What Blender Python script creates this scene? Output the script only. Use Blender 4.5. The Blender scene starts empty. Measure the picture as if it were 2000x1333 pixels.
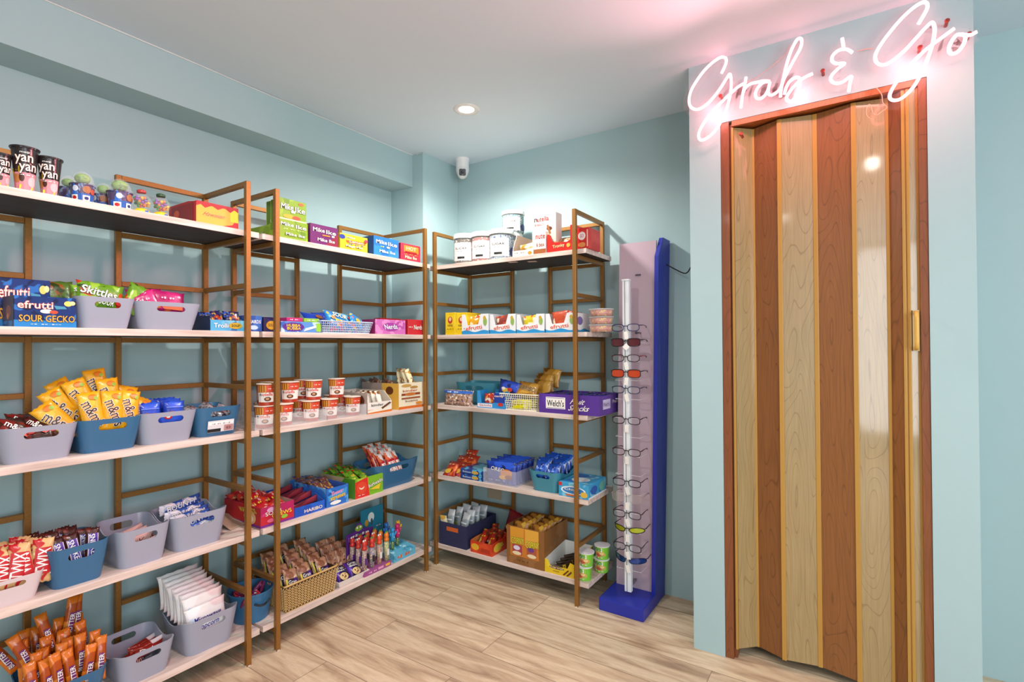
import bpy, bmesh, math, random
from mathutils import Vector, Matrix, Euler, noise
R = math.radians; PI = math.pi
SC = bpy.context.scene; COL = SC.collection
random.seed(7)

# ------------------------------------------------------------------ camera, world, exposure
FPX, PIT, ROL, CAMZ, CEIL, TH = 1022.56, .0091, -.0061, 1.1794, 2.267, .5835
def cam_axes():
    r0 = Vector((math.cos(TH), math.sin(TH), 0)); f0 = Vector((-math.sin(TH), math.cos(TH), 0)); u0 = Vector((0, 0, 1))
    f = f0*math.cos(PIT)+u0*math.sin(PIT); u = -f0*math.sin(PIT)+u0*math.cos(PIT)
    r = r0*math.cos(ROL)+u*math.sin(ROL); u2 = u*math.cos(ROL)-r0*math.sin(ROL)
    return r, u2, f
cr, cu, cf = cam_axes()
cd = bpy.data.cameras.new('camera'); cam = bpy.data.objects.new('camera', cd); COL.objects.link(cam)
cd.sensor_width = 36; cd.lens = 36*FPX/2000; cd.clip_start = .02
cam.matrix_world = Matrix(((cr.x, cu.x, -cf.x, 0), (cr.y, cu.y, -cf.y, 0), (cr.z, cu.z, -cf.z, CAMZ), (0, 0, 0, 1)))
SC.camera = cam
SC.view_settings.view_transform = 'Standard'; SC.view_settings.look = 'None'; SC.view_settings.gamma = 1
SC.view_settings.use_curve_mapping = False
SC.view_settings.exposure = 0.22
w = bpy.data.worlds.new('world'); SC.world = w; w.use_nodes = True
w.node_tree.nodes['Background'].inputs[0].default_value = (.75, .88, 1, 1); w.node_tree.nodes['Background'].inputs[1].default_value = .6

def area(name, loc, tgt, sx, sy, power, col, spread=180):
    l = bpy.data.lights.new(name, 'AREA'); l.shape = 'RECTANGLE'; l.size = sx; l.size_y = sy; l.energy = power; l.color = col
    l.spread = R(spread)
    o = bpy.data.objects.new(name, l); COL.objects.link(o); o.location = loc
    o.rotation_euler = (Vector(tgt)-Vector(loc)).to_track_quat('-Z', 'Y').to_euler(); return o
# daylight entering through the shop front behind the camera and the side window
area('shopfront_daylight', (2.18, -1.98, 1.22), (.4, 2, 1.22), .95, 1.95, 27, (.92, .95, 1))
area('side_window_daylight', (2.62, -.25, 1.42), (-2, .5, 1.42), 1.37, 1.5, 50, (.93, .95, 1))
DOWNLIGHTS = [(-1.487, 1.885, 46), (-1.05, .65, 34), (.75, .7, 10), (.60, -.6, 14), (-.9, -.5, 18)]

# ------------------------------------------------------------------ materials
def lin(h):
    h = h.lstrip('#'); v = [int(h[i:i+2], 16)/255 for i in (0, 2, 4)]
    return tuple(c/12.92 if c <= .04045 else ((c+.055)/1.055)**2.4 for c in v)+(1,)
_m = {}
def M(hexc, r=.45, metal=0, alpha=1, trans=0, emis=None, es=0, coat=0):
    k = (hexc, r, metal, alpha, trans, emis, es, coat)
    if k in _m: return _m[k]
    m = bpy.data.materials.new('mat'+hexc); m.use_nodes = True; nt = m.node_tree; b = nt.nodes['Principled BSDF']
    b.inputs['Base Color'].default_value = lin(hexc); b.inputs['Roughness'].default_value = r; b.inputs['Metallic'].default_value = metal
    b.inputs['Alpha'].default_value = alpha; b.inputs['Transmission Weight'].default_value = trans
    b.inputs['Coat Weight'].default_value = coat
    if emis: b.inputs['Emission Color'].default_value = emis if isinstance(emis, tuple) else lin(emis); b.inputs['Emission Strength'].default_value = es
    # faint procedural roughness variation
    n = nt.nodes.new('ShaderNodeTexNoise'); n.inputs['Scale'].default_value = 60
    mr = nt.nodes.new('ShaderNodeMapRange'); mr.inputs[3].default_value = max(0, r-.06); mr.inputs[4].default_value = min(1, r+.06)
    nt.links.new(n.outputs[0], mr.inputs[0]); nt.links.new(mr.outputs[0], b.inputs['Roughness'])
    _m[k] = m; return m
def film(hexc='#ffffff', a=.16, r=.08):
    k = ('film', hexc, a, r)
    if k in _m: return _m[k]
    m = bpy.data.materials.new('clear_plastic'); m.use_nodes = True; nt = m.node_tree
    b = nt.nodes['Principled BSDF']; b.inputs['Base Color'].default_value = lin(hexc); b.inputs['Roughness'].default_value = r
    b.inputs['Alpha'].default_value = a
    _m[k] = m; return m
def nodes(m):
    nt = m.node_tree; return nt, nt.nodes['Principled BSDF'], nt.nodes.new, nt.links.new
def PM(base, cols, scale=35, r=.3, wrinkle=.35, thr=.55, stretch=(1, 1, 1), metal=0):
    """printed foil: base colour with blots of further inks, crinkle bump"""
    k = ('pm', base, tuple(cols), scale, r, wrinkle, thr, stretch, metal)
    if k in _m: return _m[k]
    m = bpy.data.materials.new('printed_foil'); m.use_nodes = True; nt, b, N, L = nodes(m)
    tc = N('ShaderNodeTexCoord'); mp = N('ShaderNodeMapping'); mp.inputs['Scale'].default_value = stretch; L(tc.outputs['Object'], mp.inputs[0])
    prev = None
    for i, c in enumerate(cols):
        n = N('ShaderNodeTexNoise'); n.inputs['Scale'].default_value = scale*(1+.35*i); n.inputs['Detail'].default_value = 1.5
        n.noise_dimensions = '4D'; n.inputs['W'].default_value = 3.7*i+len(base)+int(base[1:3], 16)*.1
        L(mp.outputs[0], n.inputs['Vector'])
        rp = N('ShaderNodeValToRGB'); t = thr+.04*i; rp.color_ramp.elements[0].position = t; rp.color_ramp.elements[1].position = t+.03
        L(n.outputs[0], rp.inputs[0])
        mx = N('ShaderNodeMix'); mx.data_type = 'RGBA'
        L(rp.outputs[0], mx.inputs[0])
        if prev is None: mx.inputs[6].default_value = lin(base)
        else: L(prev, mx.inputs[6])
        mx.inputs[7].default_value = lin(c); prev = mx.outputs[2]
    if prev is not None: L(prev, b.inputs['Base Color'])
    else: b.inputs['Base Color'].default_value = lin(base)
    b.inputs['Roughness'].default_value = r; b.inputs['Metallic'].default_value = metal
    if wrinkle:
        n = N('ShaderNodeTexNoise'); n.inputs['Scale'].default_value = 55; n.inputs['Detail'].default_value = 3; L(tc.outputs['Object'], n.inputs['Vector'])
        bp = N('ShaderNodeBump'); bp.inputs['Strength'].default_value = wrinkle; bp.inputs['Distance'].default_value = .004
        L(n.outputs[0], bp.inputs['Height']); L(bp.outputs[0], b.inputs['Normal'])
    _m[k] = m; return m

def paint_mat(name, hexc, var=.04, bump=.12):
    m = bpy.data.materials.new(name); m.use_nodes = True; nt, b, N, L = nodes(m)
    tc = N('ShaderNodeTexCoord'); n = N('ShaderNodeTexNoise'); n.inputs['Scale'].default_value = 2.2; n.inputs['Detail'].default_value = 5
    L(tc.outputs['Object'], n.inputs['Vector'])
    c = lin(hexc); mx = N('ShaderNodeMix'); mx.data_type = 'RGBA'; L(n.outputs[0], mx.inputs[0])
    mx.inputs[6].default_value = tuple(v*(1-var) for v in c[:3])+(1,); mx.inputs[7].default_value = tuple(min(1, v*(1+var)) for v in c[:3])+(1,)
    L(mx.outputs[2], b.inputs['Base Color']); b.inputs['Roughness'].default_value = .62
    n2 = N('ShaderNodeTexNoise'); n2.inputs['Scale'].default_value = 14; n2.inputs['Detail'].default_value = 6; L(tc.outputs['Object'], n2.inputs['Vector'])
    bp = N('ShaderNodeBump'); bp.inputs['Strength'].default_value = bump; bp.inputs['Distance'].default_value = .01
    L(n2.outputs[0], bp.inputs['Height']); L(bp.outputs[0], b.inputs['Normal']); return m
def floor_mat():
    m = bpy.data.materials.new('vinyl_planks'); m.use_nodes = True; nt, b, N, L = nodes(m)
    tc = N('ShaderNodeTexCoord'); br = N('ShaderNodeTexBrick'); L(tc.outputs['Object'], br.inputs['Vector'])
    br.inputs['Color1'].default_value = (0, 0, 0, 1); br.inputs['Color2'].default_value = (1, 1, 1, 1); br.inputs['Mortar'].default_value = (.5, .5, .5, 1)
    br.inputs['Scale'].default_value = 1; br.inputs['Brick Width'].default_value = 1.22; br.inputs['Row Height'].default_value = .18
    br.inputs['Mortar Size'].default_value = .0012; br.inputs['Mortar Smooth'].default_value = .3; br.offset = .37
    cmb = N('ShaderNodeCombineXYZ'); L(br.outputs['Color'], cmb.inputs[2])
    ml = N('ShaderNodeVectorMath'); ml.operation = 'MULTIPLY_ADD'; L(cmb.outputs[0], ml.inputs[0]); ml.inputs[1].default_value = (5, 9, 17)
    L(tc.outputs['Object'], ml.inputs[2])
    mp = N('ShaderNodeMapping'); mp.inputs['Scale'].default_value = (1.3, 9, 1); L(ml.outputs[0], mp.inputs[0])
    n = N('ShaderNodeTexNoise'); n.inputs['Scale'].default_value = 2.2; n.inputs['Detail'].default_value = 7; n.inputs['Distortion'].default_value = 1.1
    L(mp.outputs[0], n.inputs['Vector'])
    n2 = N('ShaderNodeTexNoise'); n2.inputs['Scale'].default_value = 22; n2.inputs['Detail'].default_value = 4; L(mp.outputs[0], n2.inputs['Vector'])
    rp = N('ShaderNodeValToRGB'); e = rp.color_ramp.elements; e[0].position = .28; e[0].color = lin('#a68a70'); e[1].position = .62; e[1].color = lin('#e2ccac')
    x = e.new(.45); x.color = lin('#ccb192'); L(n.outputs[0], rp.inputs[0])
    mx = N('ShaderNodeMix'); mx.data_type = 'RGBA'; mx.blend_type = 'MULTIPLY'; mx.inputs[0].default_value = .22; L(rp.outputs[0], mx.inputs[6]); 
    rp2 = N('ShaderNodeValToRGB'); rp2.color_ramp.elements[0].position = .35; rp2.color_ramp.elements[0].color = (.62, .56, .5, 1); rp2.color_ramp.elements[1].position = .6; L(n2.outputs[0], rp2.inputs[0])
    L(rp2.outputs[0], mx.inputs[7])
    # darker knots
    v = N('ShaderNodeTexNoise'); v.inputs['Scale'].default_value = 3.4; v.inputs['Detail'].default_value = 0; mp3 = N('ShaderNodeMapping'); mp3.inputs['Scale'].default_value = (1, 2.2, 1)
    L(ml.outputs[0], mp3.inputs[0]); L(mp3.outputs[0], v.inputs['Vector'])
    rp3 = N('ShaderNodeValToRGB'); rp3.color_ramp.elements[0].position = .72; rp3.color_ramp.elements[0].color = (1, 1, 1, 1); rp3.color_ramp.elements[1].position = .84; rp3.color_ramp.elements[1].color = (.6, .5, .42, 1)
    L(v.outputs[0], rp3.inputs[0])
    mx2 = N('ShaderNodeMix'); mx2.data_type = 'RGBA'; mx2.blend_type = 'MULTIPLY'; mx2.inputs[0].default_value = 1; L(mx.outputs[2], mx2.inputs[6]); L(rp3.outputs[0], mx2.inputs[7])
    hs = N('ShaderNodeHueSaturation'); mr = N('ShaderNodeMapRange'); mr.inputs[3].default_value = .9; mr.inputs[4].default_value = 1.07
    L(br.outputs['Color'], mr.inputs[0]); L(mr.outputs[0], hs.inputs['Value']); L(mx2.outputs[2], hs.inputs['Color'])
    mx3 = N('ShaderNodeMix'); mx3.data_type = 'RGBA'; L(br.outputs['Fac'], mx3.inputs[0]); L(hs.outputs[0], mx3.inputs[6]); mx3.inputs[7].default_value = lin('#77614e')
    L(mx3.outputs[2], b.inputs['Base Color']); b.inputs['Roughness'].default_value = .48
    bp = N('ShaderNodeBump'); bp.inputs['Strength'].default_value = .08; bp.inputs['Distance'].default_value = .004; L(n.outputs[0], bp.inputs['Height']); L(bp.outputs[0], b.inputs['Normal'])
    return m
def wood_mat(name, light, dark, ox=0.0, rough=.35, coat=.55):
    """cathedral-grain wood film, grain along Z"""
    m = bpy.data.materials.new(name); m.use_nodes = True; nt, b, N, L = nodes(m)
    tc = N('ShaderNodeTexCoord'); mp = N('ShaderNodeMapping'); mp.inputs['Scale'].default_value = (14, 4, 1.9); mp.inputs['Location'].default_value = (ox, 0, ox*.7)
    L(tc.outputs['Object'], mp.inputs[0])
    wv = N('ShaderNodeTexNoise'); wv.inputs['Scale'].default_value = 1.0; wv.inputs['Detail'].default_value = .6; L(mp.outputs[0], wv.inputs['Vector'])
    mu = N('ShaderNodeMath'); mu.operation = 'MULTIPLY'; mu.inputs[1].default_value = 17; L(wv.outputs[0], mu.inputs[0])
    fr = N('ShaderNodeMath'); fr.operation = 'FRACT'; L(mu.outputs[0], fr.inputs[0])
    rp = N('ShaderNodeValToRGB'); e = rp.color_ramp.elements; e[0].position = 0; e[0].color = (0, 0, 0, 1); e[1].position = .85; e[1].color = (0, 0, 0, 1)
    x = e.new(.93); x.color = (1, 1, 1, 1); x = e.new(1.0); x.color = (0, 0, 0, 1); L(fr.outputs[0], rp.inputs[0])
    mp2 = N('ShaderNodeMapping'); mp2.inputs['Scale'].default_value = (170, 60, 7); L(tc.outputs['Object'], mp2.inputs[0])
    n2 = N('ShaderNodeTexNoise'); n2.inputs['Scale'].default_value = 1; n2.inputs['Detail'].default_value = 3; L(mp2.outputs[0], n2.inputs['Vector'])
    mx = N('ShaderNodeMix'); mx.data_type = 'RGBA'; mr = N('ShaderNodeMapRange'); mr.inputs[1].default_value = .3; mr.inputs[2].default_value = .8; mr.inputs[4].default_value = .35
    L(n2.outputs[0], mr.inputs[0]); L(mr.outputs[0], mx.inputs[0])
    mx.inputs[6].default_value = lin(light); mx.inputs[7].default_value = lin(dark)
    mx2 = N('ShaderNodeMix'); mx2.data_type = 'RGBA'; m3 = N('ShaderNodeMath'); m3.operation = 'MULTIPLY'; m3.inputs[1].default_value = .5
    L(rp.outputs[0], m3.inputs[0]); L(m3.outputs[0], mx2.inputs[0]); L(mx.outputs[2], mx2.inputs[6]); mx2.inputs[7].default_value = lin(dark)
    L(mx2.outputs[2], b.inputs['Base Color']); b.inputs['Roughness'].default_value = rough; b.inputs['Coat Weight'].default_value = coat
    b.inputs['Coat Roughness'].default_value = .07; b.inputs['Coat IOR'].default_value = 1.85
    return m
def board_mat():
    m = bpy.data.materials.new('whitewashed_board'); m.use_nodes = True; nt, b, N, L = nodes(m)
    tc = N('ShaderNodeTexCoord'); mp = N('ShaderNodeMapping'); mp.inputs['Scale'].default_value = (5, 60, 60); L(tc.outputs['Object'], mp.inputs[0])
    n = N('ShaderNodeTexNoise'); n.inputs['Scale'].default_value = 1; n.inputs['Detail'].default_value = 4; L(mp.outputs[0], n.inputs['Vector'])
    rp = N('ShaderNodeValToRGB'); rp.color_ramp.elements[0].position = .3; rp.color_ramp.elements[0].color = lin('#bba79c'); rp.color_ramp.elements[1].position = .6; rp.color_ramp.elements[1].color = lin('#e0cdc3')
    L(n.outputs[0], rp.inputs[0]); L(rp.outputs[0], b.inputs['Base Color']); b.inputs['Roughness'].default_value = .45; return m
def brass_mat():
    m = bpy.data.materials.new('gold_paint'); m.use_nodes = True; nt, b, N, L = nodes(m)
    tc = N('ShaderNodeTexCoord'); n = N('ShaderNodeTexNoise'); n.inputs['Scale'].default_value = 180; L(tc.outputs['Object'], n.inputs['Vector'])
    mx = N('ShaderNodeMix'); mx.data_type = 'RGBA'; L(n.outputs[0], mx.inputs[0]); mx.inputs[6].default_value = lin('#86592a'); mx.inputs[7].default_value = lin('#a47638')
    L(mx.outputs[2], b.inputs['Base Color']); b.inputs['Metallic'].default_value = .45; b.inputs['Roughness'].default_value = .42; return m
WALL = paint_mat('teal_wall_paint', '#a8c3c6'); CEILM = paint_mat('ceiling_paint', '#d5e4ee', .02, .05)
FLOORM = floor_mat(); BOARD = board_mat(); BRASS = brass_mat()

# ------------------------------------------------------------------ mesh helpers
def mesh_obj(name, verts, faces, mats, parent=None, fm=None, smooth=False):
    me = bpy.data.meshes.new(name); me.from_pydata([tuple(v) for v in verts], [], faces)
    if not isinstance(mats, (list, tuple)): mats = [mats]
    for m in mats: me.materials.append(m)
    if fm:
        for p, i in zip(me.polygons, fm): p.material_index = i
    if smooth:
        for p in me.polygons: p.use_smooth = True
    me.update()
    o = bpy.data.objects.new(name, me); COL.objects.link(o)
    if parent is not None: o.parent = parent
    return o
class MB:
    def __init__(s): s.v = []; s.f = []; s.m = []
    def add(s, vs, fs, mi=0, mat=None):
        b = len(s.v)
        s.v += [(mat @ Vector(v)) if mat else Vector(v) for v in vs]; s.f += [tuple(b+i for i in f) for f in fs]; s.m += [mi]*len(fs); return s
    def box(s, x0, x1, y0, y1, z0, z1, mi=0, mat=None):
        return s.add([(x0, y0, z0), (x1, y0, z0), (x1, y1, z0), (x0, y1, z0), (x0, y0, z1), (x1, y0, z1), (x1, y1, z1), (x0, y1, z1)],
                     [(0, 3, 2, 1), (4, 5, 6, 7), (0, 1, 5, 4), (1, 2, 6, 5), (2, 3, 7, 6), (3, 0, 4, 7)], mi, mat)
    def lathe(s, prof, n=24, mi=0, mat=None, cap0=True, cap1=True):
        vs = []; fs = []
        for r, z in prof:
            for i in range(n): a = 2*PI*i/n; vs.append((r*math.cos(a), r*math.sin(a), z))
        for k in range(len(prof)-1):
            for i in range(n): j = (i+1) % n; fs.append((k*n+i, k*n+j, (k+1)*n+j, (k+1)*n+i))
        if cap0: fs.append(tuple(range(n))[::-1])
        if cap1: fs.append(tuple((len(prof)-1)*n+i for i in range(n)))
        return s.add(vs, fs, mi, mat)
    def prism(s, poly, y0, y1, mi=0, mat=None):      # polygon in XZ (counter-clockwise seen from -Y), extruded along Y
        n = len(poly); vs = [(x, y0, z) for x, z in poly]+[(x, y1, z) for x, z in poly]
        fs = [tuple(range(n)), tuple(range(n, 2*n))[::-1]]+[((i+1) % n, i, n+i, n+(i+1) % n) for i in range(n)]
        return s.add(vs, fs, mi, mat)
    def tube(s, pts, r, n=8, closed=False, mi=0, mat=None, sy=1, up0=None):
        pts = [Vector(p) for p in pts]; N = len(pts); vs = []; fs = []
        up = Vector(up0) if up0 else None
        for k in range(N):
            a = pts[(k-1) % N] if (closed or k > 0) else pts[k]; b = pts[(k+1) % N] if (closed or k < N-1) else pts[k]
            t = (b-a).normalized()
            if up is None: up = Vector((0, 1, 0)) if abs(t.y) < .9 else Vector((0, 0, 1))
            x = t.cross(up).normalized(); up2 = x.cross(t).normalized()
            rr = r[k] if isinstance(r, (list, tuple)) else r
            for i in range(n):
                an = 2*PI*i/n; vs.append(pts[k]+x*math.cos(an)*rr+up2*math.sin(an)*rr*sy)
        for k in range(N if closed else N-1):
            k2 = (k+1) % N
            for i in range(n): j = (i+1) % n; fs.append((k*n+i, k*n+j, k2*n+j, k2*n+i))
        if not closed: fs += [tuple(range(n))[::-1], tuple((N-1)*n+i for i in range(n))]
        return s.add(vs, fs, mi, mat)
    def build(s, name, mats, parent=None, smooth=False):
        return mesh_obj(name, s.v, s.f, mats, parent, s.m, smooth)
def bevel(o, wd=.002, seg=2):
    bm = bmesh.new(); bm.from_mesh(o.data); bmesh.ops.bevel(bm, geom=bm.edges[:], offset=wd, segments=seg, affect='EDGES', profile=.6)
    bm.to_mesh(o.data); bm.free(); return o
def autosmooth(o, ang=35):
    for p in o.data.polygons: p.use_smooth = True
    bm = bmesh.new(); bm.from_mesh(o.data)
    for e in bm.edges:
        if len(e.link_faces) == 2 and e.calc_face_angle(0) > R(ang): e.smooth = False
    bm.to_mesh(o.data); bm.free(); return o
def spline(pts, k=6, closed=False):
    P = [Vector(p) for p in pts]; n = len(P); out = []
    for i in range(n if closed else n-1):
        p0 = P[(i-1) % n] if closed or i > 0 else P[0]*2-P[1]; p1 = P[i]; p2 = P[(i+1) % n]; p3 = P[(i+2) % n] if closed or i+2 < n else P[-1]*2-P[-2]
        for j in range(k):
            t = j/k; out.append(.5*((2*p1)+(p2-p0)*t+(2*p0-5*p1+4*p2-p3)*t*t+(3*p1-p0-3*p2+p3)*t**3))
    if not closed: out.append(P[-1])
    return out
def tag(o, label=None, cat=None, group=None, kind=None):
    if label: o['label'] = label
    if cat: o['category'] = cat
    if group: o['group'] = group
    if kind: o['kind'] = kind
    return o
def thing(name, loc, label, cat, group=None, rz=0):
    o = bpy.data.objects.new(name, None); COL.objects.link(o); o.location = loc; o.rotation_euler = (0, 0, rz); o.empty_display_size = .05
    return tag(o, label, cat, group)
def dup(root, loc, rot, label=None, group=None, scale=None):
    r = root.copy(); COL.objects.link(r); r.location = loc; r.rotation_euler = rot
    if scale: r.scale = scale
    if label: r['label'] = label
    if group: r['group'] = group
    for ch in list(root.children):
        c = ch.copy(); COL.objects.link(c); c.parent = r
        for g in list(ch.children):
            d = g.copy(); COL.objects.link(d); d.parent = c
    return r
def struct(name, mb, mats): return tag(mb.build(name, mats), kind='structure')
ORD = ['first', 'second', 'third', 'fourth', 'fifth', 'sixth', 'seventh', 'eighth', 'ninth', 'tenth', 'eleventh', 'twelfth']

# ------------------------------------------------------------------ the room
XW, YB = -2.27, 2.47            # left wall face, back wall face
struct('floor', MB().box(XW-.1, 2.8, -2.15, YB+.1, -.1, 0), FLOORM)
struct('ceiling', MB().box(XW-.1, 2.8, -2.15, YB+.1, CEIL, CEIL+.1), CEILM)
struct('wall_left', MB().box(XW-.1, XW, -2.1, YB, 0, CEIL), WALL)
struct('wall_back', MB().box(XW-.1, 2.8, YB, YB+.1, 0, CEIL), WALL)
mb = MB(); mb.box(2.7, 2.8, -2.1, -.95, 0, CEIL).box(2.7, 2.8, .45, YB, 0, CEIL).box(2.7, 2.8, -.95, .45, 0, .65).box(2.7, 2.8, -.95, .45, 2.2, CEIL)
struct('wall_right', mb, WALL)
mb = MB(); mb.box(XW, 1.68, -2.15, -2.05, 0, CEIL).box(2.66, 2.7, -2.15, -2.05, 0, CEIL).box(1.68, 2.66, -2.15, -2.05, 2.2, CEIL).box(1.68, 2.66, -2.15, -2.05, 0, .22)
struct('wall_rear', mb, WALL)
mb = MB()
for z in (.28, 2.17): mb.box(1.68, 2.66, -2.13, -2.07, z-.03, z+.03)
for x in (1.71, 2.17, 2.63): mb.box(x-.03, x+.03, -2.13, -2.07, .25, 2.2)
struct('window_1', mb, M('#e8e8e6', .4))
mb = MB()
for z in (.68, 2.17): mb.box(2.72, 2.78, -.95, .45, z-.03, z+.03)
for y in (-.92, -.25, .42): mb.box(2.72, 2.78, y-.03, y+.03, .65, 2.2)
struct('window_2', mb, M('#e8e8e6', .4))
# beam under the ceiling along the left wall, with the pillar it runs into
mb = MB().box(XW, -2.10, -2.05, 2.17, 2.084, CEIL); struct('trim_1', mb, WALL)
struct('trim_2', MB().box(XW, -2.02, 2.165, YB, 0, CEIL), WALL)
mb = MB().tube(spline([(-2.098, -2.0+i*.416, CEIL-.003+.0015*math.sin(i*2.1)) for i in range(11)]+[(-2.06, 2.16, CEIL-.004), (-2.02, 2.16, CEIL-.003)], 3), .0022, 6)
struct('trim_3', mb, M('#dfe4e2', .5))
# closet front with the doorway: x -.543 .. .303, front face y 2.094
DY = 2.094; DX0, DX1, DZ = -.428, .190, 2.021
mb = MB().box(-.543, DX0, DY, YB, 0, CEIL).box(DX1, .303, DY, YB, 0, CEIL).box(DX0, DX1, DY, YB, DZ, CEIL)
mb.box(DX0, DX1, DY+.2, YB, 0, DZ)
cl = struct('wall_closet', mb, WALL)

# ------------------------------------------------------------------ accordion door
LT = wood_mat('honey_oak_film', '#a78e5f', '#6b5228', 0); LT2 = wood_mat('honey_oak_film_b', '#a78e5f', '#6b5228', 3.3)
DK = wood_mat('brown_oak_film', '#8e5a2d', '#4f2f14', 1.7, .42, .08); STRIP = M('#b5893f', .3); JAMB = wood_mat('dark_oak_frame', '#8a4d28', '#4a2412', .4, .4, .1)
door = thing('accordion_door', (DX0, DY, 0), 'folding accordion door of honey and brown oak panels under the neon sign', 'door')
def dpt(x, y, z): return (x-DX0, y-DY, z)
mb = MB(); mb.box(.001, .030, .004, .06, .001, DZ-.001); mb.box(.030, .040, .02, .06, .001, DZ-.001); mb.build('side_jamb', JAMB, door)
mb = MB(); mb.box(DX1-DX0-.022, DX1-DX0-.001, .004, .06, .001, DZ-.001); mb.build('side_jamb', JAMB, door)
mb = MB(); mb.box(.0405, DX1-DX0-.0225, .002, .016, DZ-.020, DZ-.001).box(.0405, DX1-DX0-.0225, .016, .10, DZ-.012, DZ-.001); mb.build('top_track', wood_mat('track_oak', '#b4622e', '#7a3a17', 2.2, .45, .08), door)
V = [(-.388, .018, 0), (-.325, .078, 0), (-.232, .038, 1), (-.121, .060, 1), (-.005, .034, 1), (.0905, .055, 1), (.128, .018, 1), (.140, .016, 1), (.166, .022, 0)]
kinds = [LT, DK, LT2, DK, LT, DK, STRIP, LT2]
zb, zt = .038, DZ-.0215
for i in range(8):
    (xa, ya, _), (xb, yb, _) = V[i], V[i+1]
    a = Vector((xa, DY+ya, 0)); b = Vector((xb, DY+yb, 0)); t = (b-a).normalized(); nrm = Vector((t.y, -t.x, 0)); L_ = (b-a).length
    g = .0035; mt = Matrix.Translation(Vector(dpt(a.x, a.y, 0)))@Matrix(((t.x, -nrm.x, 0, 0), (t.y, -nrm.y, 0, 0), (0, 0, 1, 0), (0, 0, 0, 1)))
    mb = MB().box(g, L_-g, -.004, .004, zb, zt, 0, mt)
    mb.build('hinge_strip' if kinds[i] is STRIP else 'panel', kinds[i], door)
for i in range(0, 9):
    x, y, _ = V[i]; wv = .0075 if i in (2, 3, 4, 5) else .0045
    mb = MB().box(x-wv-DX0, x+wv-DX0, y-.0075, y+.003, zb-.002, zt); bevel(mb.build('hinge_strip', STRIP, door), .002, 2)
hp = spline([(0, 0, 0), (0, -.016, .001), (0, -.026, .010), (0, -.028, .03), (0, -.028, .084), (0, -.026, .104), (0, -.016, .113), (0, 0, .114)], 4)
mb = MB().tube([Vector(p)+Vector((.156-DX0, .010, 1.163)) for p in hp], .0065, 10, up0=(1, 0, 0))
autosmooth(mb.build('handle', M('#dcae52', .3), door), 50)
MB().box(.1475-DX0, .1645-DX0, .008, .0165, 1.155, 1.285).build('handle_plate', M('#c9b98c', .35), door)
# ------------------------------------------------------------------ neon sign
def plane_pt(px, py, Y):                 # where the sight line through a photo pixel meets the sign's plane
    d = cr*((px-1000)/FPX)+cu*(-(py-666.5)/FPX)+cf
    t = Y/d.y; return Vector((d.x*t, Y, CAMZ+d.z*t))
NY = DY-.045
def za(pts): return [plane_pt(1330+x/5.554, 60+y/5.554, NY) for x, y in pts]
def zb_(pts): return [plane_pt(1590+x/5.553, y/5.553, NY) for x, y in pts]
strokes = [
 za([(440, 462), (470, 400), (492, 335), (480, 295), (430, 290), (350, 340), (260, 425), (180, 530), (115, 640), (88, 740), (98, 815), (145, 852), (205, 848), (290, 790), (380, 690), (450, 590), (500, 510), (530, 472), (545, 540), (540, 650), (515, 780), (470, 910), (410, 1030), (330, 1130), (245, 1185), (200, 1175), (195, 1110), (250, 1000), (350, 870), (450, 765), (540, 680), (620, 610), (690, 570)]),
 za([(706, 505), (690, 600), (668, 700), (650, 840)]),
 za([(668, 690), (700, 620), (760, 575), (830, 560), (900, 545), (965, 550)]),
 za([(965, 550), (900, 560), (840, 610), (808, 680), (822, 732), (870, 735), (920, 690), (950, 620), (965, 560)]),
 za([(955, 600), (945, 670), (975, 700), (1030, 675), (1080, 620), (1110, 520), (1140, 390), (1190, 230), (1250, 110), (1290, 82), (1310, 110), (1295, 190), (1230, 310), (1160, 440), (1110, 540), (1085, 640), (1080, 720)]),
 za([(1120, 690), (1140, 620), (1180, 550), (1240, 510), (1285, 520), (1285, 590), (1255, 690), (1200, 765), (1150, 755), (1150, 710), (1220, 610), (1320, 520), (1430, 465)]),
 zb_([(305, 415), (320, 510)]),
 zb_([(415, 570), (350, 535), (270, 545), (205, 600), (195, 660), (240, 690), (330, 690), (260, 745), (190, 820), (185, 875), (235, 905), (310, 890), (400, 830), (390, 900), (375, 995)]),
 zb_([(1132, 260), (1180, 180), (1225, 95), (1225, 40), (1180, 25), (1090, 75), (960, 190), (830, 340), (720, 490), (665, 600), (680, 680), (750, 705), (850, 660), (980, 550), (1110, 410), (1210, 300), (1275, 245), (1305, 290), (1300, 400), (1260, 560), (1180, 760), (1080, 940), (960, 1060), (870, 1090), (820, 1060), (840, 980), (930, 840), (1060, 690), (1210, 540), (1370, 420), (1520, 310)]),
 zb_([(1765, 345), (1690, 380), (1600, 375), (1540, 385), (1480, 470), (1462, 545), (1490, 585), (1560, 560), (1620, 480), (1640, 400), (1600, 370)]),
]
NEON = M('#ffd9dc', .4, emis=(1, .28, .33, 1), es=4.1)
sign = thing('neon_sign', plane_pt(1640, 150, DY), 'glowing pinkish white neon script sign above the accordion door', 'sign')
inv = Matrix.Translation(-sign.location)
for x_ in (-.36, -.08, .22):          # the light the sign throws into the room and down over the door
    area('neon_glow', (x_, NY-.03, 2.10), (x_-.7, NY-2, 1.2), .24, .14, 5.2, (1, .38, .42), 118)
    area('neon_glow', (x_, NY-.16, 2.10), (x_, DY+.04, 1.74), .22, .04, .42, (1, .36, .32), 120)
words = {'Grab': strokes[:6], 'ampersand': strokes[6:8], 'Go': strokes[8:]}
for nm, st in words.items():
    mb = MB()
    for s_ in st: mb.tube([inv@p for p in spline(s_, 6)], .0050, 10)
    autosmooth(mb.build('glowing_tube', NEON, sign), 60)
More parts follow.
